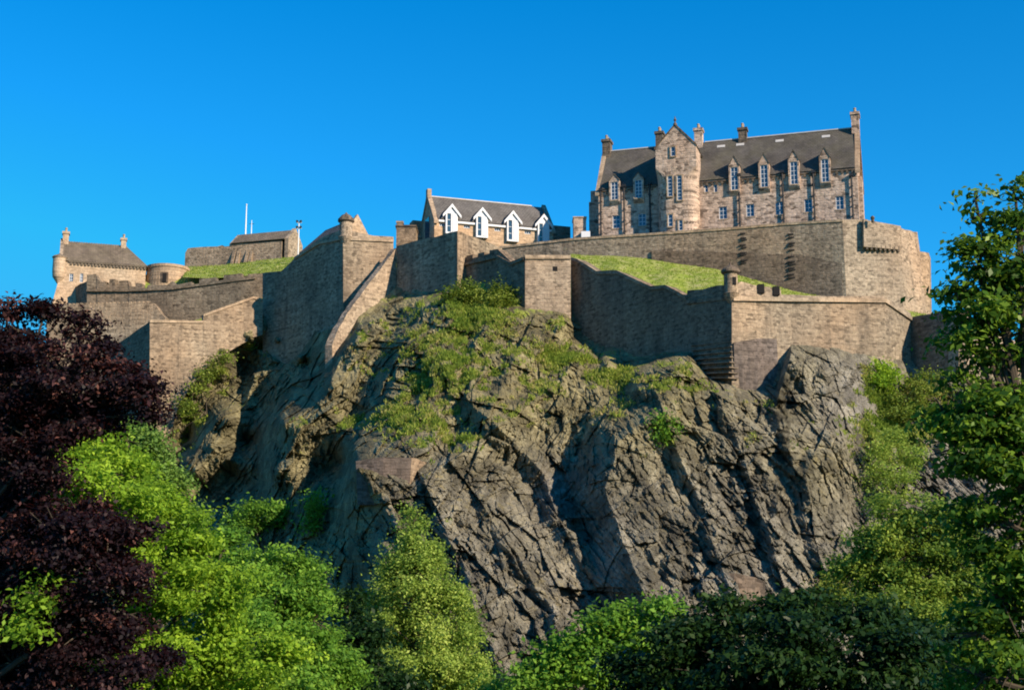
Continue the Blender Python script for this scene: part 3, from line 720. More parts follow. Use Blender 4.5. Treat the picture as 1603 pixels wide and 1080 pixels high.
# the great terrace wall and its right bastion
e = root_at("terrace_wall", at(1060,400,196), "long terrace wall under the great gabled house, with two ladders of drain slots", "wall")
tw = [(782,387,205.2),(900,373.5,201),(1020,366,197.5),(1139,357.5,194),(1230,350,191.5),(1319,344.5,189)]
wall_part("wall_face", P2([(a,b,Y,a+(7.5 if a>1300 else 0),b+150,Y-.8) for a,b,Y in tw]), M['terrace'], e, 1.4)
lw = [(800,402,204.7),(900,396,200.8),(1020,390,197.3),(1160,394,193.4),(1240,396,191.2),(1318,398,189.1)]
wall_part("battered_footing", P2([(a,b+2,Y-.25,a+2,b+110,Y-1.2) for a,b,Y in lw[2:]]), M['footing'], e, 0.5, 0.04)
coping("coping", [(a,b+1,Y) for a,b,Y in tw], M['trim'], e, 0.15, 0.35)
for cx, rows in ((1167, [366,373,376,384,388,396,399,408,412]), (1242, [367,372,381,385,392,402,410,414,420,423,430,435])):
    for k, py in enumerate(rows):
        px = cx + ((k*7) % 5 - 2)*.6
        yt = float(np.interp(px, [q[0] for q in tw], [q[2] for q in tw])); pt = float(np.interp(px, [q[0] for q in tw], [q[1] for q in tw]))
        Yw = yt - .8*(py-pt)/150
        if py > 395: Yw = min(Yw, float(np.interp(px, [q[0] for q in lw], [q[2] for q in lw])) - .25 - .95*(py-395)/110)
        c = at(px, py, Yw); w = (0.62 + .12*((k*13) % 4)/3)
        MB().box(c.x-w, c.x+w, c.y-.035, c.y+.5, c.z-.09, c.z+.13).build("drain_slot", M['opening'], e)
settle(e)

e = root_at("bastion_wall", at(1395,490,189), "tall pale end bastion of the terrace with a row of corbels under its parapet", "wall")
wall_part("wall_face", P2([(1318,344.5,189.0,1326,510,188.25),(1350,344,189.7,1358,510,188.8),(1410,354,191.4,1415,510,190),(1411,358,191.5,1416,510,190.1),(1436,364,196,1446,510,194.6),(1440,392,197.5,1452,510,196)]), M['wallpale'], e, 1.3)
wall_part("low_return", P2([(1440,393,197.2,1449,510,196.2),(1454,396,199,1457,510,197.6),(1457,405,204,1459,510,203)]), M['wall'], e, 1.2)
wall_part("parapet_step", P2([(1350,343,189.3,1350,385,189.0),(1352,343.5,188.75,1352.5,386,188.5),(1410,354,191.0,1409,391,190.75)]), M['wallpale'], e, 0.7, 0.02)
for k in range(8):
    t = k/7; c = at(1357+t*49, 386.5+t*4, 188.95+t*1.9)
    MB().box(c.x-.14, c.x+.14, c.y-.2, c.y+.6, c.z-.42, c.z+.3).build("corbel", M['darktrim'], e)
c = at(1366,342,188.2)
MB().cyl((c.x,c.y), [(0.22,c.z-.6),(0.22,c.z-.1),(0.32,c.z),(0.25,c.z+.2),(0.1,c.z+.35)], 10).build("finial", M['darktrim'], e)
settle(e)

e = root_at("rampart_wall", at(1465,580,168), "shaded low rampart half hidden by the right maple, below the end bastion", "wall")
wall_part("wall_face", P2([(1425.8,496,171.2,1427,640,171),(1470,489,167,1470,640,166.6),(1500,486,164.2,1501,640,164)]), M['walldark'], e, 1.4)
wall_part("return_wall", P2([(1500,487,164.2,1501,640,164),(1560,520,169,1560,640,168.6),(1640,560,173,1640,660,172.6)]), M['wallpale'], e, 1.4)
settle(e)

e = root_at("retaining_wall", at(605,760,148.5), "small mauve retaining wall panel set into the crag above the pale birch", "wall")
q_ = float(np.median([on_rock(x_, y_) for x_ in (570,590,610,630) for y_ in (722,735,748)])) - 1.1
wall_part("wall_face", P2([(557,721,q_+.6,560,790,q_+.7),(600,715,q_,600,790,q_+.3),(644,717,q_+.4,640,780,q_+.7)]), M['purple'], e, 1.0, 0.08, 1.0)
wall_part("return_wall", P2([(644.2,717,q_+.4,640,780,q_+.7),(668,722,q_+4,658,770,q_+4.4)]), M['wall'], e, 0.8, 0.08, 1.0)
settle(e)
e = root_at("footing_wall", at(1195,600,158), "mauve masonry footing beneath the front rampart's turret corner", "wall")
q_ = min(on_rock(1170,610), on_rock(1200,615)) + .3
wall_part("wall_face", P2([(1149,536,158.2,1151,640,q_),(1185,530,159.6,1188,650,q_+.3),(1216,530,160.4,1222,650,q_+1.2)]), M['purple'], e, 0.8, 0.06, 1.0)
settle(e)
e = root_at("retaining_wall", at(1150,920,138), "pale patched masonry at the foot of the crag above the dark bushes", "wall")
q_ = float(np.median([on_rock(x_, y_) for x_ in (1115,1130,1150,1170,1190) for y_ in (905,920,935)]))
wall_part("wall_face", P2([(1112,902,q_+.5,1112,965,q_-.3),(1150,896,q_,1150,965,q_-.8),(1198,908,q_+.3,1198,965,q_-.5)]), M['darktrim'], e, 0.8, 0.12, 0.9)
settle(e)

# grass slope between ramparts and terrace
def patch(name, front, back, mat, rows=26, cols_=90, amp=0.35, seed=0):
    fx = np.linspace(front[0][0], front[-1][0], cols_); t = np.linspace(0, 1, rows)[:, None]
    def ln(tab, i, x): return np.interp(x, [q[0] for q in tab], [q[i] for q in tab])
    bx = np.linspace(back[0][0], back[-1][0], cols_)
    A = at_np(fx, ln(front, 1, fx), ln(front, 2, fx)); B = at_np(bx, ln(back, 1, bx), ln(back, 2, bx))
    P = A[None] * (1-t[..., None]) + B[None] * t[..., None]
    P[..., 2] += amp * fbm(P[..., 0]/3, P[..., 1]/3, P[..., 0]*0, 4, seed) * np.sin(np.pi*t)
    return grid_mesh(name, P, mat, True, None, 'structure')
patch("grass_slope", [(890,412,180.5),(935,434,177),(966,433,175),(1020,458,171.4),(1043,456,169.6),(1075,472,167.4),(1145,462,163.5),(1240,474,165.5),(1385,476,169),(1430,502,174)],
      [(893,398,200.8),(920,400,199.9),(960,400.5,198.8),(1005,404,197.4),(1060,413,195.8),(1120,421,193.9),(1160,432,192.4),(1240,455,189.6),(1330,474,186),(1452,492,196)], M['turf'], 30, 120, 0.5, 4)
patch("grass_bank", [(285,434,236),(330,436,235),(411,430,233),(470,428,229)],
      [(296,418,256),(340,415.5,254),(380,412,252.5),(420,406,250.5),(462,402,249)], M['turf'], 20, 60, 0.5, 8)

def turf_tufts(o, n, size, seed):
    me = o.data; co = np.empty(len(me.vertices)*3, np.float32); me.vertices.foreach_get("co", co); co = co.reshape(-1, 3)
    fi = np.empty(len(me.loops), np.int32); me.loops.foreach_get("vertex_index", fi); fi = fi.reshape(-1, 4)
    r = np.random.default_rng(seed); k = r.integers(0, len(fi), n); w = r.dirichlet((1, 1, 1, 1), n)
    p = (co[fi[k]] * w[..., None]).sum(1)
    nv = np.clip(.34 + .55*fbm(p[:,0]/3.5, p[:,1]/3.5, p[:,2]/3.5, 4, seed) + r.normal(0, .12, n), 0, 1)
    tag(tufts("slope_grass", p, size, GRASSB, '', seed, 4, nv), kind='stuff')
turf_tufts(bpy.data.objects["grass_slope"], 3500, .16, 21)
turf_tufts(bpy.data.objects["grass_bank"], 1200, .2, 22)

# ------------------------------------------------------------------ windows
def window(name, hole, y, parent, nx=2, nz=4, fr=0.09, white='white', glass='glass', bar=0.032):
    x0, x1, z0, z1 = hole
    m = MB()
    m.box(x0, x0+fr, y, y+.1, z0, z1).box(x1-fr, x1, y, y+.1, z0, z1)
    m.box(x0+fr, x1-fr, y, y+.1, z0, z0+fr).box(x0+fr, x1-fr, y, y+.1, z1-fr, z1)
    for k in range(1, nx):
        x = x0 + (x1-x0)*k/nx; m.box(x-bar, x+bar, y+.02, y+.08, z0+fr, z1-fr)
    for k in range(1, nz):
        z = z0 + (z1-z0)*k/nz; m.box(x0+fr, x1-fr, y+.03, y+.07, z-bar, z+bar)
    w = m.build(name, M[white], parent)
    tl = random.uniform(-.012, .012)
    MB().add([(x0+.02,y+.055-tl,z0+.02),(x1-.02,y+.055+tl,z0+.02),(x1-.02,y+.06+tl+.02,z1-.02),(x0+.02,y+.06-tl+.02,z1-.02),(x0+.02,y+.075-tl,z0+.02),(x1-.02,y+.075+tl,z0+.02),(x1-.02,y+.095+tl,z1-.02),(x0+.02,y+.095-tl,z1-.02)],
             [(0,1,2,3),(7,6,5,4),(0,4,5,1),(2,6,7,3)]).build("pane", M[glass], w)
    return w

# ------------------------------------------------------------------ the great gabled house
fr = Frame((1095,358,200.0), (1345,343,193.4), at(1100,372,200).z)
b = empty("gabled_house", fr.o, fr.rz)
tag(b, "great pinkish stone house with a gabled stair tower and tall eaves dormers on the terrace", "house")
f, X, Z, R = fr.f, fr.X, fr.Z, fr.rect
xL, xT0, xT1, xR = X(936,300), X(1028,300), X(1092,300), X(1343,300)
zE = Z(1220,272.5); DEP = 10.5; zR = Z(1215,212.5,DEP/2)
low = [(1131.6,323.5,343),(1174,319.5,339),(1220,315.5,336),(1265,311.5,332),(1314,307,328)]
dor = [(1149.6,263,299,245),(1196,259.5,294.5,241),(1242.5,254.5,290,236),(1291,250.5,286.5,231.5)]
ldor = [(962.5,286,314,274),(1000,282.5,311,271)]
llow = [(964.5,337,357.5),(1005,334,353.5)]
holes = [R(px, a, c, 12.5) for px, a, c in low] + [R(1105.5,289,301,5.5), R(1120,288.5,301,5.5)]
hL = [R(px, a, c, 12) for px, a, c in llow]
wm = MB()
dh = [R(px, a, c, 11.5) for px, a, c, ap in dor]; ldh = [R(px, a, c, 11) for px, a, c, ap in ldor]
wm.facade(xT1-.5, xR, 0, zE, 0, holes)
wm.facade(xL, xT0+.5, 0, zE, 0, hL)
# gable ends and rear
for x, s in ((xR, 1), (xL, -1)):
    q = [(x,0,0),(x,DEP,0),(x,DEP,zE),(x,DEP/2,zR),(x,0,zE)]
    wm.add(q, [(0,1,2,3,4) if s > 0 else (4,3,2,1,0)])
wm.add([(xL,DEP,0),(xR,DEP,0),(xR,DEP,zE),(xL,DEP,zE)], [(3,2,1,0)])
wm.build("wall", M['ashlar'], b)
# skews: thick gable copings
for x0, x1 in ((xR-.25, xR+.45), (xL-.35, xL+.3)):
    sk = MB(); k = 0.45
    sk.prism_x([(-.35,zE-.5),(DEP/2,zR+k),(DEP+.35,zE-.5),(DEP+.35,zE-1.0),(DEP/2,zR-.35),(-.35,zE-1.0)][::-1], x0, x1)
    sk.build("gable_coping", M['trim'], b)
MB().box(xR+.003, xR+.55, 2.2, 5.5, 0, Z(1350,268)).build("gable_buttress", M['ashlar'], b)
rf = MB()
for a0, a1 in ((xL+.3, xT0+.6), (xT1-.6, xR-.25)):
    rf.slab([(a0,-.14,zE+.0),(a1,-.14,zE+.0),(a1,DEP/2,zR),(a0,DEP/2,zR)], .2)
    rf.slab([(a0,DEP/2,zR),(a1,DEP/2,zR),(a1,DEP+.35,zE-.02),(a0,DEP+.35,zE-.02)], .2)
roof = rf.build("roof", M['slate'], b)
MB().box(xT1+.5, xR-.3, DEP/2-.16, DEP/2+.16, zR-.05, zR+.12).box(xL+.3, xT0-.2, DEP/2-.16, DEP/2+.16, zR-.05, zR+.12).build("ridge_flashing", M['lead'], roof)
slope = (zR-zE)/(DEP/2)
for px in (1128,1158,1220,1293):
    x = X(px,222,DEP/2-1.2); y0, y1 = DEP/2-1.0, DEP/2-.7
    MB().slab([(x-.6,y0,zE+y0*slope+.12),(x+.6,y0,zE+y0*slope+.12),(x+.6,y1,zE+y1*slope+.12),(x-.6,y1,zE+y1*slope+.12)], .15).build("skylight", M['lead'], roof)
# eaves corbel table
ct = MB(); ct.box(xT1+.1, xR, -.2, 0, zE-.42, zE-.22); ct.box(xL, xT0-.05, -.2, 0, zE-.42, zE-.22)
for a0, a1 in ((xT1+.3, xR-.2), (xL+.2, xT0-.3)):
    n = int((a1-a0)/.75)
    for k in range(n):
        x = a0 + (k+.5)*(a1-a0)/n
        if any(h[0]-.5 < x < h[1]+.5 for h in dh+ldh): continue
        ct.box(x-.16, x+.16, -.18, 0, zE-.8, zE-.423)
ct.build("eaves_corbels", M['darktrim'], b)
# dormers
def dormer(px, a, c, apex, wpx):
    h = R(px, a, c, wpx)
    x0, x1, z0, z1 = h
    xm = (x0+x1)/2; hw = (x1-x0)/2 + .26
    za = Z(px, apex); zs = z1 + .25
    m = MB()
    yb = DEP/2 * (min(za, zR-.2) - zE)/(zR-zE)
    zb = z0 - .3; yD = -.42
    m.facade(xm-hw, xm+hw, zb, zs, yD, [(x0, x1, z0, z1)], .3)
    m.add([(xm-hw-.1,yD-.02,zs),(xm+hw+.1,yD-.02,zs),(xm,yD-.02,za)], [(0,1,2)])
    m.add([(xm-hw,yD,zb),(xm+hw,yD,zb),(xm+hw,-.003,zb-.5),(xm-hw,-.003,zb-.5)], [(3,2,1,0)])
    for s in (-1, 1):
        x = xm + s*hw
        yy = DEP/2 * (zs - zE)/(zR-zE)
        q = [(x,yD,zb),(x,-.003,zb-.5),(x,-.003,zE),(x,yy,zE),(x,yy,zs),(x,yD,zs)]
        m.add(q, [tuple(range(6)) if s > 0 else tuple(range(5,-1,-1))])
    d = m.build("dormer", M['ashlar'], b)
    r_ = MB()
    r_.slab([(xm-hw-.1,yD-.1,zs-.06),(xm,yD-.1,za+.08),(xm,yb+.4,za+.1),(xm-hw-.1,yb+.4,zs-.06)], .12)
    r_.slab([(xm,yD-.1,za+.08),(xm+hw+.1,yD-.1,zs-.06),(xm+hw+.1,yb+.4,zs-.06),(xm,yb+.4,za+.1)], .12)
    r_.build("dormer_roof", M['slate'], d)
    w = window("window_frame", h, yD+.1, d, 2, 5)
    for ch in list(w.children): ch.parent = d
    MB().box(x0-.12, x1+.12, yD-.1, yD-.003, z0-.18, z0).build("sill", M['trim'], d)
for q in dor: dormer(*q, 11.5)
for q in ldor: dormer(*q, 11)
for h in holes[:5] + hL: window("window", h, .14, b, 2, 3)
for h in holes[5:]: window("window", h, .14, b, 1, 2)
for h in holes + hL: MB().box(h[0]-.15, h[1]+.15, -.05, .0-.003, h[2]-.2, h[2]).build("sill", M['trim'], b)
for px, p0, p1 in ((1158,263,358),(1226.5,272,354),(1275,272,348),(1335,266,345),(941,300,375),(977.5,294,372),(1018,290,370)):
    x = X(px, 320); z1 = Z(px, p0 if p0 > 270 else 277)
    pp = MB().cyl((x,-.3), [(.13,0),(.13,z1)], 8); pp.box(x-.28, x+.28, -.5, -.05, z1, z1+.4)
    for k in range(1, 5): pp.box(x-.18, x+.18, -.4, -.01, z1*k/5, z1*k/5+.1)
    pp.build("downpipe", M['iron'], b)
# chimneys
def chimney(parent, xc, w, y0, y1, z0, z1, pots=2, mat='darktrim'):
    m = MB().box(xc-w/2, xc+w/2, y0, y1, z0, z1-.4)
    m.box(xc-w/2-.15, xc+w/2+.15, y0-.15, y1+.15, z1-.4, z1)
    c = m.build("chimney", M[mat], parent)
    for k in range(pots):
        y = y0 + (y1-y0)*(k+.5)/pots; MB().cyl((xc, y), [(.2,z1),(.17,z1+.55),(.22,z1+.6),(.2,z1+.75)], 10).build("chimney_pot", M['trim'], c)
    return c
ym = DEP/2
chimney(b, X(950.5,225,ym), 1.2, ym-.9, ym+.9, zR-2.2, Z(950,221,ym))
chimney(b, X(1033,215,ym), 1.15, ym-.7, ym+.7, zR-1, Z(1033,208,ym))
chimney(b, X(1094,215,ym), 1.2, ym-.7, ym+.7, zR-1, Z(1094,203,ym), 2, 'ashlar')
chimney(b, X(1163,215,ym), 1.25, ym-.6, ym+.6, zR-1, Z(1162,202,ym))
chimney(b, xR-.1, 1.1, ym-1.0, ym+1.0, zR-1.2, Z(1338,179,ym), 2, 'ashlar')
# stair tower: rounded corners below, corbelled out to a square gabled cap
def rrect(x0, x1, y0, y1, r, n=7):
    out = []
    for cx, cy, a0 in ((x1-r,y0+r,-90),(x1-r,y1-r,0),(x0+r,y1-r,90),(x0+r,y0+r,180)):
        for k in range(n):
            a = math.radians(a0 + 90*k/(n-1)); out.append((cx+r*math.cos(a), cy+r*math.sin(a)))
    return out
yF = -2.4
tx0, tx1 = X(1027,300,yF), X(1091.5,300,yF)
zc0, zc1, zt = Z(1060,283,yF), Z(1060,262,yF), Z(1060,230,yF)
levels = [(0, 1.9), (zc0, 1.9)] + [(zc0+(zc1-zc0)*k/6, 1.9-1.85*(k/6)**1.6) for k in range(1, 7)] + [(zt, .05)]
rings = [[(x, y, z) for x, y in rrect(tx0, tx1, yF, 1.5, r)] for z, r in levels]
nR = len(rings[0]); vs = [v for r_ in rings for v in r_]
fs = [(i*nR+k, i*nR+(k+1)%nR, (i+1)*nR+(k+1)%nR, (i+1)*nR+k) for i in range(len(rings)-1) for k in range(nR)]
tw_ = MB().add(vs, fs)
xm = (tx0+tx1)/2; zA = Z(1053.5,197,yF)
tw_.add([(tx0,yF,zt),(tx1,yF,zt),(xm,yF,zA)], [(0,1,2)])
tw_.add([(tx0,1.5,zt),(tx1,1.5,zt),(xm,1.5,zA)], [(2,1,0)])
tower = tw_.build("tower", M['ashlar'], b)
rt = MB()
rt.slab([(tx0-.15,yF+.3,zt-.1),(xm,yF+.3,zA),(xm,ym,zA),(tx0-.15,ym,zt-.1)], .2)
rt.slab([(xm,yF+.3,zA),(tx1+.15,yF+.3,zt-.1),(tx1+.15,ym,zt-.1),(xm,ym,zA)], .2)
rt.build("tower_roof", M['slate'], tower)
MB().box(tx0+.3, tx1-.3, 1.4, ym, zE-.5, zt).build("tower_back", M['ashlar'], tower)
cp = MB()
for s_, xe in ((-1, tx0-.12), (1, tx1+.12)):
    for y0_, y1_, z_ in ((yF-.1, yF+.4, 0),):
        q = [(xe, zt-.15), (xe, zt+.15), (xm, zA+.3), (xm, zA)]
        cp.prism_y(q if s_ > 0 else q[::-1], y0_, y1_)
cp.cyl((xm,yF+.1), [(.3,zA),(.28,zA+.3),(.12,zA+.45),(.11,zA+.7),(.24,zA+.85),(.1,zA+1.15),(.02,zA+1.5)], 10)
cp.build("gable_coping", M['darktrim'], tower)
def tower_window(px, p0, p1, w, nx, nz):
    h = R(px, p0, p1, w, yF)
    # stone surround standing proud round a recessed light
    s = MB(); x0,x1,z0,z1 = h; t = .16
    s.box(x0-t,x0,yF-.16,yF+.05,z0-t,z1+t).box(x1,x1+t,yF-.16,yF+.05,z0-t,z1+t).box(x0,x1,yF-.16,yF+.05,z1,z1+t).box(x0,x1,yF-.19,yF+.05,z0-t,z0)
    s.build("window_surround", M['trim'], tower)
    w_ = window("window_frame", h, yF-.085, tower, nx, nz, .07, bar=.03)
    for ch in list(w_.children): ch.parent = tower
tower_window(1053.5,230.5,245,7,1,2)
tower_window(1048.6,276,308,7.5,1,6)
tower_window(1063.5,275,314,7.5,1,7)
tower_window(1049.5,336,355,7,1,3)
tower_window(1065.5,345,361,6,1,3)
# lean-to at the shaded left end
MB().box(X(922,330,3), xL-.003, 3, 9, 0, Z(928,316,3)).box(X(926,330,3)-.2, xL-.003, 3.3, 8.7, Z(928,316,3), Z(928,298,3)).build("side_annex", M['ashlar'], b)

# ------------------------------------------------------------------ the house with white dormers
fr = Frame((680,360,208.0), (870,375,214.2), at(760,392,208).z)
f, X, Z, R = fr.f, fr.X, fr.Z, fr.rect
b = empty("dormered_house", fr.o, fr.rz)
tag(b, "grey slated stone house with a row of white gabled dormers behind the ramparts", "house")
DEP = 8.5; xL, xR = X(680,350), X(866,365)
zE = Z(760,349.5); ym = DEP/2; zR = Z(750,315.5,ym)
ws = [R(px, a, c, 10) for px, a, c in ((693,349,354.5),(731,352.5,357.5),(779,357.5,362),(826,362,366.5))]
m = MB().facade(xL, xR, 0, zE, 0, ws)
gh = None
for x, s in ((xR, 1), (xL, -1)):
    q = [(x,0,0),(x,DEP,0),(x,DEP,zE),(x,ym,zR),(x,0,zE)]; m.add(q, [(0,1,2,3,4) if s > 0 else (4,3,2,1,0)])
m.add([(xL,DEP,0),(xR,DEP,0),(xR,DEP,zE),(xL,DEP,zE)], [(3,2,1,0)])
m.build("wall", M['buff'], b)
for x0, x1 in ((xL-.15, xL+.55), (xR-.4, xR+.25)):
    MB().prism_x([(-.4,zE-.3),(ym,zR+.45),(DEP+.4,zE-.3),(DEP+.4,zE-.8),(ym,zR-.4),(-.4,zE-.8)][::-1], x0, x1).build("gable_coping", M['wallpale'], b)
rf = MB(); rf.slab([(xL+.5,-.3,zE),(xR-.3,-.3,zE),(xR-.3,ym,zR),(xL+.5,ym,zR)], .18); rf.slab([(xL+.5,ym,zR),(xR-.3,ym,zR),(xR-.3,DEP+.3,zE),(xL+.5,DEP+.3,zE)], .18)
roof = rf.build("roof", M['slategrey'], b)
MB().box(xL+.5, X(832,324,ym), ym-.15, ym+.15, zR-.03, zR+.14).build("ridge_flashing", M['lead'], roof)
MB().box(xL-.003-.15, xL+.5, ym-.5, ym+.5, zR-.2, Z(666,296.5,ym)).build("chimney", M['wallpale'], b)
MB().box(xL+.6, xR-.3, -.34, -.003, zE-.5, zE-.19).build("fascia", M['white'], b)
for h in ws: window("window", h, .12, b, 3, 1)
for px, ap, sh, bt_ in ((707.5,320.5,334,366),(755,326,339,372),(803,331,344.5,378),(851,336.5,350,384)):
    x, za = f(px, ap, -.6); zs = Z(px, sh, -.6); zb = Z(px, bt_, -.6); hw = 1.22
    d = MB()
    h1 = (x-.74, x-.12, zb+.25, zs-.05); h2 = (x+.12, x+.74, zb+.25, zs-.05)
    d.facade(x-.95, x+.95, zb, zs, -.6, [h1], .18)
    d.add([(x-.95,-.6,zs),(x+.95,-.6,zs),(x,-.6,za-.1)], [(0,1,2)])
    yb = ym*(zs-zE)/(zR-zE)
    for s in (-1, 1):
        q = [(x+s*.95,-.6,zb),(x+s*.95,-.001,zb),(x+s*.95,-.001,zE),(x+s*.95,yb+.3,zE),(x+s*.95,yb+.3,zs),(x+s*.95,-.6,zs)]
        d.add(q, [tuple(range(6)) if s > 0 else tuple(range(5,-1,-1))])
    dd = d.build("dormer", M['white'], b)
    bb = MB(); yb2 = ym*(za-zE)/(zR-zE)
    for s in (-1, 1):                       # broad white barge boards
        bb.add([(x,-.85,za+.12),(x+s*(hw+.25),-.85,zs-.3),(x+s*(hw+.25),-.85,zs-.75),(x,-.85,za-.42),(x,-.6,za+.12),(x+s*(hw+.25),-.6,zs-.3),(x+s*(hw+.25),-.6,zs-.75),(x,-.6,za-.42)],
               [(0,3,2,1) if s > 0 else (0,1,2,3),(4,5,6,7) if s > 0 else (7,6,5,4),(0,1,5,4) if s>0 else (4,5,1,0),(2,3,7,6) if s>0 else (6,7,3,2),(1,2,6,5) if s>0 else (5,6,2,1)])
    bb.build("barge_board", M['white'], dd)
    rr = MB()
    rr.slab([(x-hw-.2,-.82,zs-.22),(x,-.82,za+.2),(x,yb2+.3,za+.2),(x-hw-.2,yb2+.3,zs-.22)], .07)
    rr.slab([(x,-.82,za+.2),(x+hw+.2,-.82,zs-.22),(x+hw+.2,yb2+.3,zs-.22),(x,yb2+.3,za+.2)], .07)
    rr.build("dormer_roof", M['slategrey'], dd)
    w_ = window("window_frame", h1, -.5, dd, 1, 3, .05)
    for ch in list(w_.children): ch.parent = dd
    MB().box(h2[0], h2[1], -.66, -.6-.003, h2[2], h2[3]).build("reflection_panel", M['white'], dd)  # white panel paints in the bright sky reflected by the right pane
# west gable window and side pieces
yw0, yw1 = 2.9, 5.2
MB().box(xL-.12, xL-.003, yw0, yw1, zE-2.6, zE+1.1).build("gable_window", M['glass'], b)
MB().box(xL-1.6, xL-.003, DEP-1.2, DEP+.8, 0, zE+1.6).build("stair_annex", M['wall'], b)
gx0 = X(846,350,-2.2)
g2 = MB(); gx1 = X(877,372,0)
MB().box(xR+.26, X(893,360,1.5), 1.5, 6.5, 0, Z(880,354,1.5)).build("side_annex", M['walldark'], b)

# small turreted lodge left of it
p = at(634,390,205); e = empty("stone_lodge", p); tag(e, "small dark flat-roofed stone lodge with a chimney, left of the white-dormered house", "lodge")
hz = at(634,355,205).z - p.z
MB().box(-1.35, 1.6, 0, 4, -1, hz).build("wall", M['wall'], e)
MB().box(-1.5, 1.7, -.15, 4.1, hz, hz+.25).build("coping", M['darktrim'], e)
hc_ = at(625,345,205).z - p.z
m = MB().box(-1.3, -.45, .4, 1.3, hz+.25, hc_-.3); m.box(-1.42, -.33, .28, 1.42, hc_-.3, hc_); m.build("chimney", M['wallpale'], e)
# small hut between the two houses
p = at(908,372,206); e = empty("stone_hut", p); tag(e, "small plain sunlit stone block hut between the dormered and the gabled house", "hut")
hz = at(908,341,206).z - p.z
MB().box(-.95, .95, 0, 3, -1.5, hz).build("wall", M['ashlar'], e); MB().box(-1.05, 1.05, -.1, 3.1, hz, hz+.18).build("coping", M['trim'], e)
MB().box(.15, 1.5, -.9, -.02, -1, .75).build("porch", M['white'], e)

# ------------------------------------------------------------------ far left house with turret corner
fr = Frame((90,430,239.0), (228,430,243.5), at(150,480,239).z)
f, X, Z, R = fr.f, fr.X, fr.Z, fr.rect
b = empty("turreted_house", fr.o, fr.rz); tag(b, "pale stone house with brown tiled roof and a corner turret at the far left", "house")
DEP = 8; ym = 4
xL, xR = X(92,430), X(228,430); zE = Z(160,411.5); zR = Z(150,381.5,ym)
wh = [R(112,428,448,6), R(128,428,446,5)]
m = MB().facade(xL, xR, -1, zE, 0, wh)
m.add([(xL,0,-1),(xL,DEP,-1),(xL,DEP,zE),(xL,ym,zR),(xL,0,zE)], [(4,3,2,1,0)])
m.add([(xR,0,-1),(xR,DEP,-1),(xR,DEP,zE),(xR,0,zE)], [(0,1,2,3)]); m.add([(xL,DEP,-1),(xR,DEP,-1),(xR,DEP,zE),(xL,DEP,zE)], [(3,2,1,0)])
bx = X(80,480,-1.5)
m.add([(xL-1.5,-1.2,-3.5),(xL+7,-1.2,-3.5),(xL+7,-.01,Z(100,440)),(xL,-.01,Z(100,440)),(xL-1.5,5,-3.5),(xL,5,Z(100,440))], [(0,1,2,3),(4,0,3,5)])
m.build("wall", M['buff'], b)
xh = X(197,386,ym)
rf = MB(); rf.slab([(xL+.3,-.3,zE-.1),(xR+.3,-.3,zE-.1),(xh,ym,zR),(xL+.3,ym,zR)], .2); rf.slab([(xL+.3,ym,zR),(xh,ym,zR),(xR+.3,DEP+.3,zE-.1),(xL+.3,DEP+.3,zE-.1)], .2)
rf.slab([(xR+.3,-.3,zE-.1),(xR+.3,DEP+.3,zE-.1),(xh,ym,zR)], .2)
for k in range(26):
    x = xL+.6+k*(xh-xL-.6)/25
    rf.slab([(x-.09,-.25,zE+.0),(x+.09,-.25,zE+.0),(x+.09,ym,zR+.1),(x-.09,ym,zR+.1)], .12)
rf.build("roof", M['tile'], b)
MB().prism_x([(-.3,zE-.3),(ym,zR+.5),(DEP+.3,zE-.3),(DEP+.3,zE-.8),(ym,zR-.3),(-.3,zE-.8)][::-1], xL-.1, xL+.5).build("gable_coping", M['wallpale'], b)
chimney(b, X(103,375,ym), 1.0, ym-.7, ym+.7, zR-1, Z(103,364,ym), 2, 'buff')
chimney(b, X(193.5,380,ym), .9, ym-.6, ym+.6, zR-1.5, Z(193,374,ym), 2, 'buff')
xt = X(93,410); tz = lambda py: Z(93, py)
MB().cyl((xt, .2), [(.2,tz(444)),(1.0,tz(434)),(1.1,tz(426)),(1.1,tz(405)),(1.22,tz(404)),(1.22,tz(402))], 20).build("corner_turret", M['buff'], b)
MB().cyl((xt, .2), [(1.3,tz(403)),(1.1,tz(401)),(.3,tz(398)),(.02,tz(396))], 20).build("turret_roof", M['darktrim'], b)
for h in wh: window("window", h, .12, b, 2, 4)
ct = MB()
for k in range(22):
    x = xL+2+k*(xR-xL-2.2)/21; ct.box(x-.18, x+.18, -.22, -.003, zE-.75, zE-.35)
ct.box(xL+1.5, xR, -.28, -.002, zE-.349, zE-.15); ct.build("eaves_corbels", M['tile'], b)

# round tower
c = at(262,445,247); e = empty("round_tower", c); tag(e, "squat round stone tower with a small door between the turreted house and the grass bank", "tower")
rt_ = 33*247/2200; hz = at(262,411.5,243).z - c.z
MB().cyl((0,0), [(rt_+.25,-3),(rt_,hz-.6),(rt_+.15,hz-.5),(rt_+.15,hz),(rt_-.6,hz),(rt_-.6,hz-1)], 40).build("wall", M['trim'], e)
MB().box(-.2, 1.0, -rt_-.2, -rt_+.3, -.6, 1.3).build("door_surround", M['darktrim'], e)
MB().box(.05, .75, -rt_-.22, -rt_, -.6, 1.1).build("door", M['opening'], e)
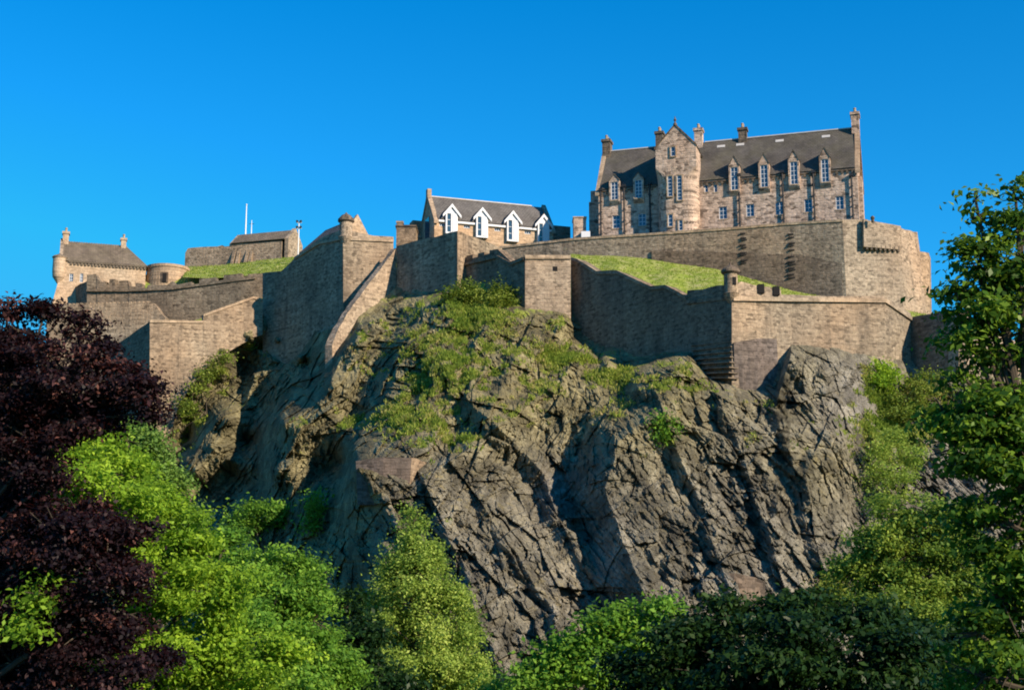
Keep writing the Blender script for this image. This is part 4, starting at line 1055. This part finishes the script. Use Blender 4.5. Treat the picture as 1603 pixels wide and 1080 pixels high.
# ruined hall on the mound
fr = Frame((290,412,259.0), (452,400,252.5), at(370,425,256).z)
f, X, Z, R = fr.f, fr.X, fr.Z, fr.rect
b = empty("ruined_hall", fr.o, fr.rz); tag(b, "long low buttressed stone hall on the grass bank beside the white flagpole", "hall")
r = random.Random(3)
pts = [(290,396),(294,389),(300,388),(320,386.5),(340,386),(348,384),(352,386),(362,385),(362.5,382),(400,380),(441,377)]
poly = [f(a, c_) for a, c_ in pts]
x0 = poly[0][0]; x1 = poly[-1][0]
MB().prism_y([(x0,-1),(x1,-1)] + poly[::-1], 0, 1.5).build("wall", M['wallpale'], b)
ym = 3.0; xa, xb = X(363,380), X(446,378)
zE, zR = Z(400,378), Z(400,365.5,ym)
rf = MB(); rf.slab([(xa,-.3,zE),(xb,-.3,zE),(xb,ym,zR),(xa,ym,zR)], .18); rf.slab([(xa,ym,zR),(xb,ym,zR),(xb,6.3,zE),(xa,6.3,zE)], .18); rf.build("roof", M['tile'], b)
MB().prism_x([(0,-1),(6,-1),(6,zE+.1),(ym,zR+.3),(0,zE+.1)], xb, xb+.7).build("gable", M['wallpale'], b); m = MB().prism_x([(0.01,zE-1),(6,zE-1),(6,zE),(ym,zR),(0.01,zE)], xa-.5, xa); m.build("gable", M['wallpale'], b)
MB().box(xa, xb, 5, 6, -1, zE-.2).build("rear_wall", M['wall'], b)
for px in (367,374,388,394):
    x, zt = f(px, 391); m = MB().prism_x([(-1.6,-1),(-.002,-1),(-.002,zt)], x-.3, x+.3); m.build("buttress", M['wall'], b)
# dark roofed house behind the corner bastion
fr = Frame((474,392,215.0), (533,372,206.0), at(500,400,212).z)
f, X, Z, R = fr.f, fr.X, fr.Z, fr.rect
b = empty("slate_roofed_house", fr.o, fr.rz); tag(b, "house showing only its dark slate roof and pale gable beside the cap turret", "house")
xL, xR = X(470,395), X(533,372); zE = Z(500,384); ym = 2.6; zR = Z(530,352,ym)
MB().box(xL, xR, 0, 2*ym, -1, zE).build("wall", M['wallpale'], b)
MB().slab([(xL,-.3,zE-.1),(xR,-.3,zE-.1),(xR,ym,zR),(xL+3.2,ym,zR)], .2).slab([(xL+3.2,ym,zR),(xR,ym,zR),(xR,2*ym+.3,zE-.1),(xL,2*ym+.3,zE-.1)], .2).slab([(xL,-.3,zE-.1),(xL+3.2,ym,zR),(xL,2*ym+.3,zE-.1)], .2).build("roof", M['slategrey'], b)
MB().prism_x([(0,0),(2*ym,0),(2*ym,zE),(ym,zR+.4),(0,zE)], xR, xR+.6).build("gable", M['buff'], b)

# poles
def pole(name, label, cat, px, p0, p1, Y, r0, r1, extra=None):
    p = at(px, p0, Y); e = empty(name, p); tag(e, label, cat); h = at(px, p1, Y).z - p.z
    MB().cyl((0,0), [(r0,-1),(r0*.9,h*.4),(r1,h)], 8).build("pole", M['pole'], e)
    MB().cyl((0,0), [(r0*2,-1),(r0*2,.3),(r0,.35)], 8).build("base", M['darktrim'], e)
    if extra: extra(e, h)
    return e
pole("flagpole", "tall white flagpole above the roof of the long low hall", "flagpole", 384, 375, 322, 262, .14, .08,
     lambda e, h: MB().cyl((0,0), [(.02,h),(.18,h+.12),(.18,h+.22),(.02,h+.34)], 8).build("finial", M['pole'], e))
pole("aerial_mast", "short thin mast just right of the white flagpole", "mast", 393, 375, 345, 262, .10, .05,
     lambda e, h: MB().box(-.5, .5, -.03, .03, h*.8, h*.8+.08).build("crossbar", M['iron'], e))
def lamps(e, h):
    for k, z in enumerate((h-.25, h-1.3)):
        MB().box(-.45, .45, -.08, .08, z, z+.12).build("crossarm", M['pole'], e)
        MB().box(-.5, -.15, -.3, .1, z+.125, z+.42).box(.15, .5, -.3, .1, z+.125, z+.42).build("floodlight", M['iron'], e)
pole("floodlight_mast", "pale floodlight mast standing on the grass bank left of the corner bastion", "floodlight mast", 466.5, 402, 347, 240, .11, .08, lamps)

# ------------------------------------------------------------------ trees and shrubs
def leaves(cl, n_per, cs, size, rng, flat=0.5, up=0.6, asp=0.55):
    """cl: clump centres (k,3) with outward dirs (k,3) -> leaf quads"""
    cen, od, tone = cl
    k = len(cen); n = k * n_per
    off = rng.normal(0, 1, (n, 3)) * cs * np.array([1, 1, flat])
    c = np.repeat(cen, n_per, 0) + off
    o = np.repeat(od, n_per, 0)
    nr = np.array([0, 0, up]) + o * 0.55 + rng.normal(0, .55, (n, 3)); nr /= np.linalg.norm(nr, axis=1, keepdims=True)
    t = rng.normal(0, 1, (n, 3)) + o * .8 - np.array([0, 0, .35]); t -= (t * nr).sum(1, keepdims=True) * nr; t /= np.linalg.norm(t, axis=1, keepdims=True)
    s = np.cross(nr, t); L = size * rng.uniform(.5, 1.5, (n, 1)) * 1.18
    fold = nr * L * .12
    v = np.stack([c - t*L*.5, c + s*L*asp*.5 + fold, c + t*L*.5, c - s*L*asp*.5 + fold], 1).reshape(-1, 3)
    var = np.repeat(tone, n_per) + rng.normal(0, .16, n)
    return v, var
def tree(name, label, cat, base, lobes, mat, leaf, layers=5.0, cs=None, group=None, seed=1, n_per=22, trunk=None, flat=0.5, gz=None, shell=0.62, squash=0.9, rise=.6):
    rng = np.random.default_rng(seed); rr = random.Random(seed)
    bx = at(base[0], 968, base[1]); bz = float(ground_z(0, base[1])) if gz is None else gz
    root = empty(name, Vector((bx.x, base[1], bz))); tag(root, label, cat, group)
    O = np.array(root.location)
    cs = cs or leaf * 2.2
    LC = [(np.array(at(px, py, base[1]+dy)) - O, rp*(base[1]+dy)/F) for px, py, rp, dy in lobes]
    cen, od, tone = [], [], []
    zmin = 0.1
    for c, r in LC:
        n = max(3, int(layers * math.pi * r*r / (0.28 * leaf*leaf) / n_per))
        # the lobe breaks up into sprays, each a flattened tuft of its own with air between
        ns = int(np.clip(7 * (r / (leaf * 5)) ** 1.3, 5, 46))
        sd = rng.normal(0, 1, (ns, 3)); sd /= np.linalg.norm(sd, axis=1, keepdims=True)
        sc = c + sd * (r * rng.uniform(.45, 1.08, (ns, 1))) * np.array([1, 1, squash])
        sr = r * rng.uniform(.13, .36, ns) * (8.0 / max(8, ns)) ** .25
        wts = sr ** 2 * rng.uniform(.5, 1.3, ns); k_ = rng.choice(ns, n, p=wts / wts.sum())
        d = rng.normal(0, 1, (n, 3)); d /= np.linalg.norm(d, axis=1, keepdims=True)
        p = sc[k_] + d * (sr[k_] * rng.uniform(.3, 1.1, n))[:, None] * np.array([1.15, 1.15, .6])
        st_ = rng.normal(0, .2, ns)[k_]
        d = d * .6 + sd[k_] * .7; d /= np.linalg.norm(d, axis=1, keepdims=True)
        k = p[:, 2] > zmin
        cen.append(p[k]); od.append(d[k]); tone.append(np.clip(rng.normal(.45, .16, n) + st_, 0, 1)[k])
    cl = (np.concatenate(cen), np.concatenate(od), np.concatenate(tone))
    v, var = leaves(cl, n_per, cs, leaf, rng, flat)
    cr = leaf_mesh("crown" if trunk else "foliage", v, var, mat); cr.parent = root
    # trunk and limbs
    tb = MB(); top_ = max(c[2] for c, r in LC); tr = trunk or 0.06
    cx = np.mean([c[0] for c, r in LC]); cy = np.mean([c[1] for c, r in LC])
    spine = []
    for k in range(7):
        t = k/6; spine.append(Vector((cx*t*t*.7 + rr.uniform(-1,1)*tr*.6*(k > 0), cy*t*t*.7 + rr.uniform(-1,1)*tr*.6*(k > 0), -.3 + (top_*rise+.3)*t)))
    for k in range(6): tb.tube(spine[k], spine[k+1], tr*(1.25-.17*k) if k else tr*1.5, tr*(1.25-.17*(k+1)), 10)
    for c, r in LC:
        zt_ = max(0.2, c[2] - r*.8); kk = min(5, int(max(0, zt_)/max(top_*rise, .1)*6)); s0 = spine[kk]
        C_ = Vector(c); mid = s0.lerp(C_, .55) + Vector((rr.uniform(-.2,.2)*r, rr.uniform(-.2,.2)*r, .1*r))
        rl = min(tr*.5, .05 + r*.035)
        tb.tube(s0, mid, rl*1.2, rl*.8, 6); tb.tube(mid, C_, rl*.8, rl*.5, 6)
        for k in range(7):
            dv = Vector((rr.gauss(0,1), rr.gauss(0,1), rr.gauss(.2,.8))).normalized()
            tb.tube(C_, C_ + dv*r*.9, rl*.45, rl*.12, 5)
    tb.build("trunk" if trunk else "stem", M['bark'], root)
    return root
GL = "leafy trees and bushes below the crag"
# foreground copper beech, left
tree("copper_beech", "dark purple copper beech filling the left edge of the foreground", "tree", (-60,40),
     [(30,520,52,0),(70,488,24,0),(12,478,22,0),(20,600,80,0),(110,590,62,-1),(150,548,30,-1),(118,515,22,0),(150,505,12,0),(180,600,40,-1),(215,622,34,-1),(238,645,20,-1),(165,645,40,0),(70,655,50,0),(20,690,50,1),(10,760,36,1),
      (10,830,80,0),(100,850,80,-2),(170,835,40,-2),(205,835,26,-2),(60,940,90,-1),(165,900,56,-2),(205,890,28,-2),(140,980,80,-1),(20,1040,90,0),(180,1050,70,-1),(-40,760,100,1),(10,600,80,4),(-10,720,70,4),(20,900,100,4),(60,1000,100,4),(120,800,30,-1),(45,790,30,0),(30,735,44,-1),(75,705,30,-1),(20,670,50,-1),(95,745,20,-1),(120,660,34,-1)],
     PURPLE, .12, 5.0, seed=11, trunk=.45, flat=.45, rise=.8)
tree("broadleaf_tree", "bright lime green tree in full sun beside the purple copper beech", "tree", (250,50),
     [(110,690,52,0),(170,740,52,0),(225,800,52,0),(285,850,58,0),(330,930,70,-1),(250,930,60,0),(300,1020,90,-1),(400,1050,70,-1),(60,930,26,-12.5),(45,975,22,-12.5),(30,750,60,2),(60,700,50,2),(100,760,50,0),(200,690,30,2),(70,650,28,2),(230,1050,70,-2),(150,1040,50,-9),(150,760,50,-2),(200,800,50,-2),(190,860,60,-1),(120,740,40,-1)],
     LIME, .145, 5, seed=12, trunk=.3, flat=.5)
tree("broadleaf_tree", "soft mid green tree top between the lime green tree and the shaded crag", "tree", (235,80),
     [(195,680,26,0),(225,678,26,0),(248,705,24,0),(215,700,36,0),(240,740,46,0),(265,775,40,0),(215,770,40,0),(250,830,60,0),(280,900,60,0),(190,850,60,0)],
     leafy("soft green leaves", [(0.0,(0.068,0.135,0.030)), (0.5,(0.135,0.240,0.045)), (1.0,(0.225,0.345,0.075))], (0.375,0.600,0.090), 0.3), .19, 5, seed=13, trunk=.3)
tree("broadleaf_tree", "rounded green tree at the foot of the shaded left crag", "tree", (430,72),
     [(350,860,36,2),(385,900,46,0),(440,905,48,0),(490,910,34,0),(350,950,60,0),(420,970,70,-2),(490,970,52,0),(360,1040,70,-3),(450,1050,80,-3),(520,1040,50,0),(330,860,26,3)],
     GREEN, .185, 5, seed=14, trunk=.35, flat=.45)
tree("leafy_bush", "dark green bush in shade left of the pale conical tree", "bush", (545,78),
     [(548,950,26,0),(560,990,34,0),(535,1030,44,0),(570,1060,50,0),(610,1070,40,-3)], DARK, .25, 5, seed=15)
tree("birch_tree", "pale yellow green conical tree in front of the lower crag", "tree", (655,86),
     [(648,815,20,0),(640,850,30,0),(672,870,24,0),(650,890,44,0),(612,920,34,0),(690,930,36,0),(650,950,58,-1),(590,975,36,0),(715,990,36,0),(650,1010,75,-1),(590,1040,50,0),(710,1045,56,0),(650,1075,80,-1),(560,1075,36,0),(735,1070,34,0)],
     BIRCH, .16, 3.6, seed=16, trunk=.22, flat=.9)
tree("leafy_bush", "bright green broad-leaved bush right of the pale conical tree", "bush", (940,62),
     [(905,1010,34,0),(860,1035,36,0),(940,985,32,0),(985,965,26,0),(1020,960,26,0),(1040,985,30,0),(930,1040,60,0),(1000,1020,50,0),(850,1075,50,0),(1030,1060,50,0),(770,1078,22,4)],
     GREEN, .21, 4.8, seed=17, flat=.5)
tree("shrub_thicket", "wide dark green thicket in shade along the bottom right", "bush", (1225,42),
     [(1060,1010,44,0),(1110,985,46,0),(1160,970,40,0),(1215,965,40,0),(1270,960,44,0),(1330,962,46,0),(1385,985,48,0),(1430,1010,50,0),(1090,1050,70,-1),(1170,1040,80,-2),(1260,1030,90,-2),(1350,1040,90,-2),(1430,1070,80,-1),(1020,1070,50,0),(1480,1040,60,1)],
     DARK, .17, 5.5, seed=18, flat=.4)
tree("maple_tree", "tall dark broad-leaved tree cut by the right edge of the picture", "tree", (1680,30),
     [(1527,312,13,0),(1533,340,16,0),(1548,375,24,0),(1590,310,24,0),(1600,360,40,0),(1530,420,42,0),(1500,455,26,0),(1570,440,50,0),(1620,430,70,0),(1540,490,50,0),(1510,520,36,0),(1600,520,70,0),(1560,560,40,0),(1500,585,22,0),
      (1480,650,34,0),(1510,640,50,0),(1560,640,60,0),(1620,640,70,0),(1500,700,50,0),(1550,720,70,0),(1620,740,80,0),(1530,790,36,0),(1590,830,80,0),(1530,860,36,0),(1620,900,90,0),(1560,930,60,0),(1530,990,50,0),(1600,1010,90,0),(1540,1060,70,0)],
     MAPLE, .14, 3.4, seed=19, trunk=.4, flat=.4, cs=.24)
tree("broadleaf_tree", "sunlit green tree between the crag's right foot and the dark maple", "tree", (1420,88),
     [(1400,810,40,0),(1450,800,36,0),(1480,830,40,0),(1365,850,40,0),(1420,870,60,0),(1340,900,34,0),(1390,920,56,0),(1460,910,60,0),(1500,960,60,0),(1430,980,70,-2),(1340,960,40,0),(1500,880,50,0),(1520,1030,60,0)],
     leafy("yellowish green leaves", [(0.0,(0.068,0.128,0.022)), (0.5,(0.143,0.225,0.033)), (1.0,(0.285,0.360,0.060))], (0.450,0.630,0.075), 0.33), .2, 4.2, seed=20, trunk=.3, flat=.55)
# shrubs growing on the crag: rooted on its surface
def shrub(label, px, py, lobes, mat, leaf, seed, layers=4.0, name="shrub", cat="shrub"):
    Yr = on_rock(px, py); p = at(px, py, Yr)
    return tree(name, label, cat, (px, Yr + .3), lobes, mat, leaf, layers, group=None, seed=seed, gz=p.z - .3, flat=.7)
shrub("yellow green scrub on the slope below the right end of the front rampart", 1430, 655, [(1440,600,22,1),(1465,605,20,1),(1410,630,24,0),(1445,640,28,0),(1390,655,24,-1),(1420,660,20,-1),(1370,680,18,-2)], SCRUB, .26, 31, 2.0)
shrub("yellowish scrub patch in the gully right of the crag, above the sunlit tree", 1395, 790, [(1365,700,20,0),(1400,690,24,1),(1385,725,30,0),(1420,715,24,1),(1370,755,26,-1),(1410,760,26,-1),(1390,790,24,-3)], BIRCH, .24, 32, 1.5)
shrub("bright leafy shrub at the foot of the notched rampart, left clump", 725, 475, [(722,452,12,0),(735,458,16,0),(718,470,18,-1),(745,475,18,-1),(700,490,16,-1)], SCRUB, .32, 33)
shrub("bright leafy shrub beside the square bastion's foot, right clump", 785, 478, [(778,458,14,0),(795,465,14,0),(775,478,16,-1),(805,480,12,-1)], SCRUB, .32, 34)
shrub("vivid green clump hanging on the smooth grey slab at the right", 1385, 610, [(1380,575,11,-.5),(1392,590,13,-.6),(1372,598,13,-1),(1390,612,10,-1),(1365,618,9,-1)], LIME, .28, 35)
shrub("small dark green shrub clinging to the middle of the right rock face", 1040, 690, [(1035,662,11,-.5),(1048,672,12,-.8),(1040,685,12,-1)], GREEN, .3, 36)
shrub("yellow green shrub at the foot of the crag beside the dark thicket", 1300, 945, [(1298,915,16,-1),(1315,925,14,-1),(1290,930,16,-1),(1305,945,20,-1.5)], SCRUB, .3, 37)
shrub("green shrub clump in the shade at the base of the left crag", 410, 830, [(395,800,18,-1),(420,795,16,-1),(440,812,20,-1),(400,825,22,-1.5),(370,815,16,-1)], GREEN, .34, 38)
shrub("narrow green shrub in the shaded gully above the rounded tree", 492, 830, [(497,780,10,-1),(492,800,13,-1),(485,822,13,-1)], GREEN, .34, 39)
tree("shrub", "lush grassy shrub along the rock edge below the low left bastion", "shrub", (310, 204),
     [(352,556,10,1),(335,570,10,0),(318,588,11,-1),(303,608,12,-1.5),(290,632,13,-2),(280,655,13,-2.5),(276,680,13,-3)], SCRUB, .3, 3.0, seed=40, gz=at(300, 640, 204).z - .3, flat=.7)
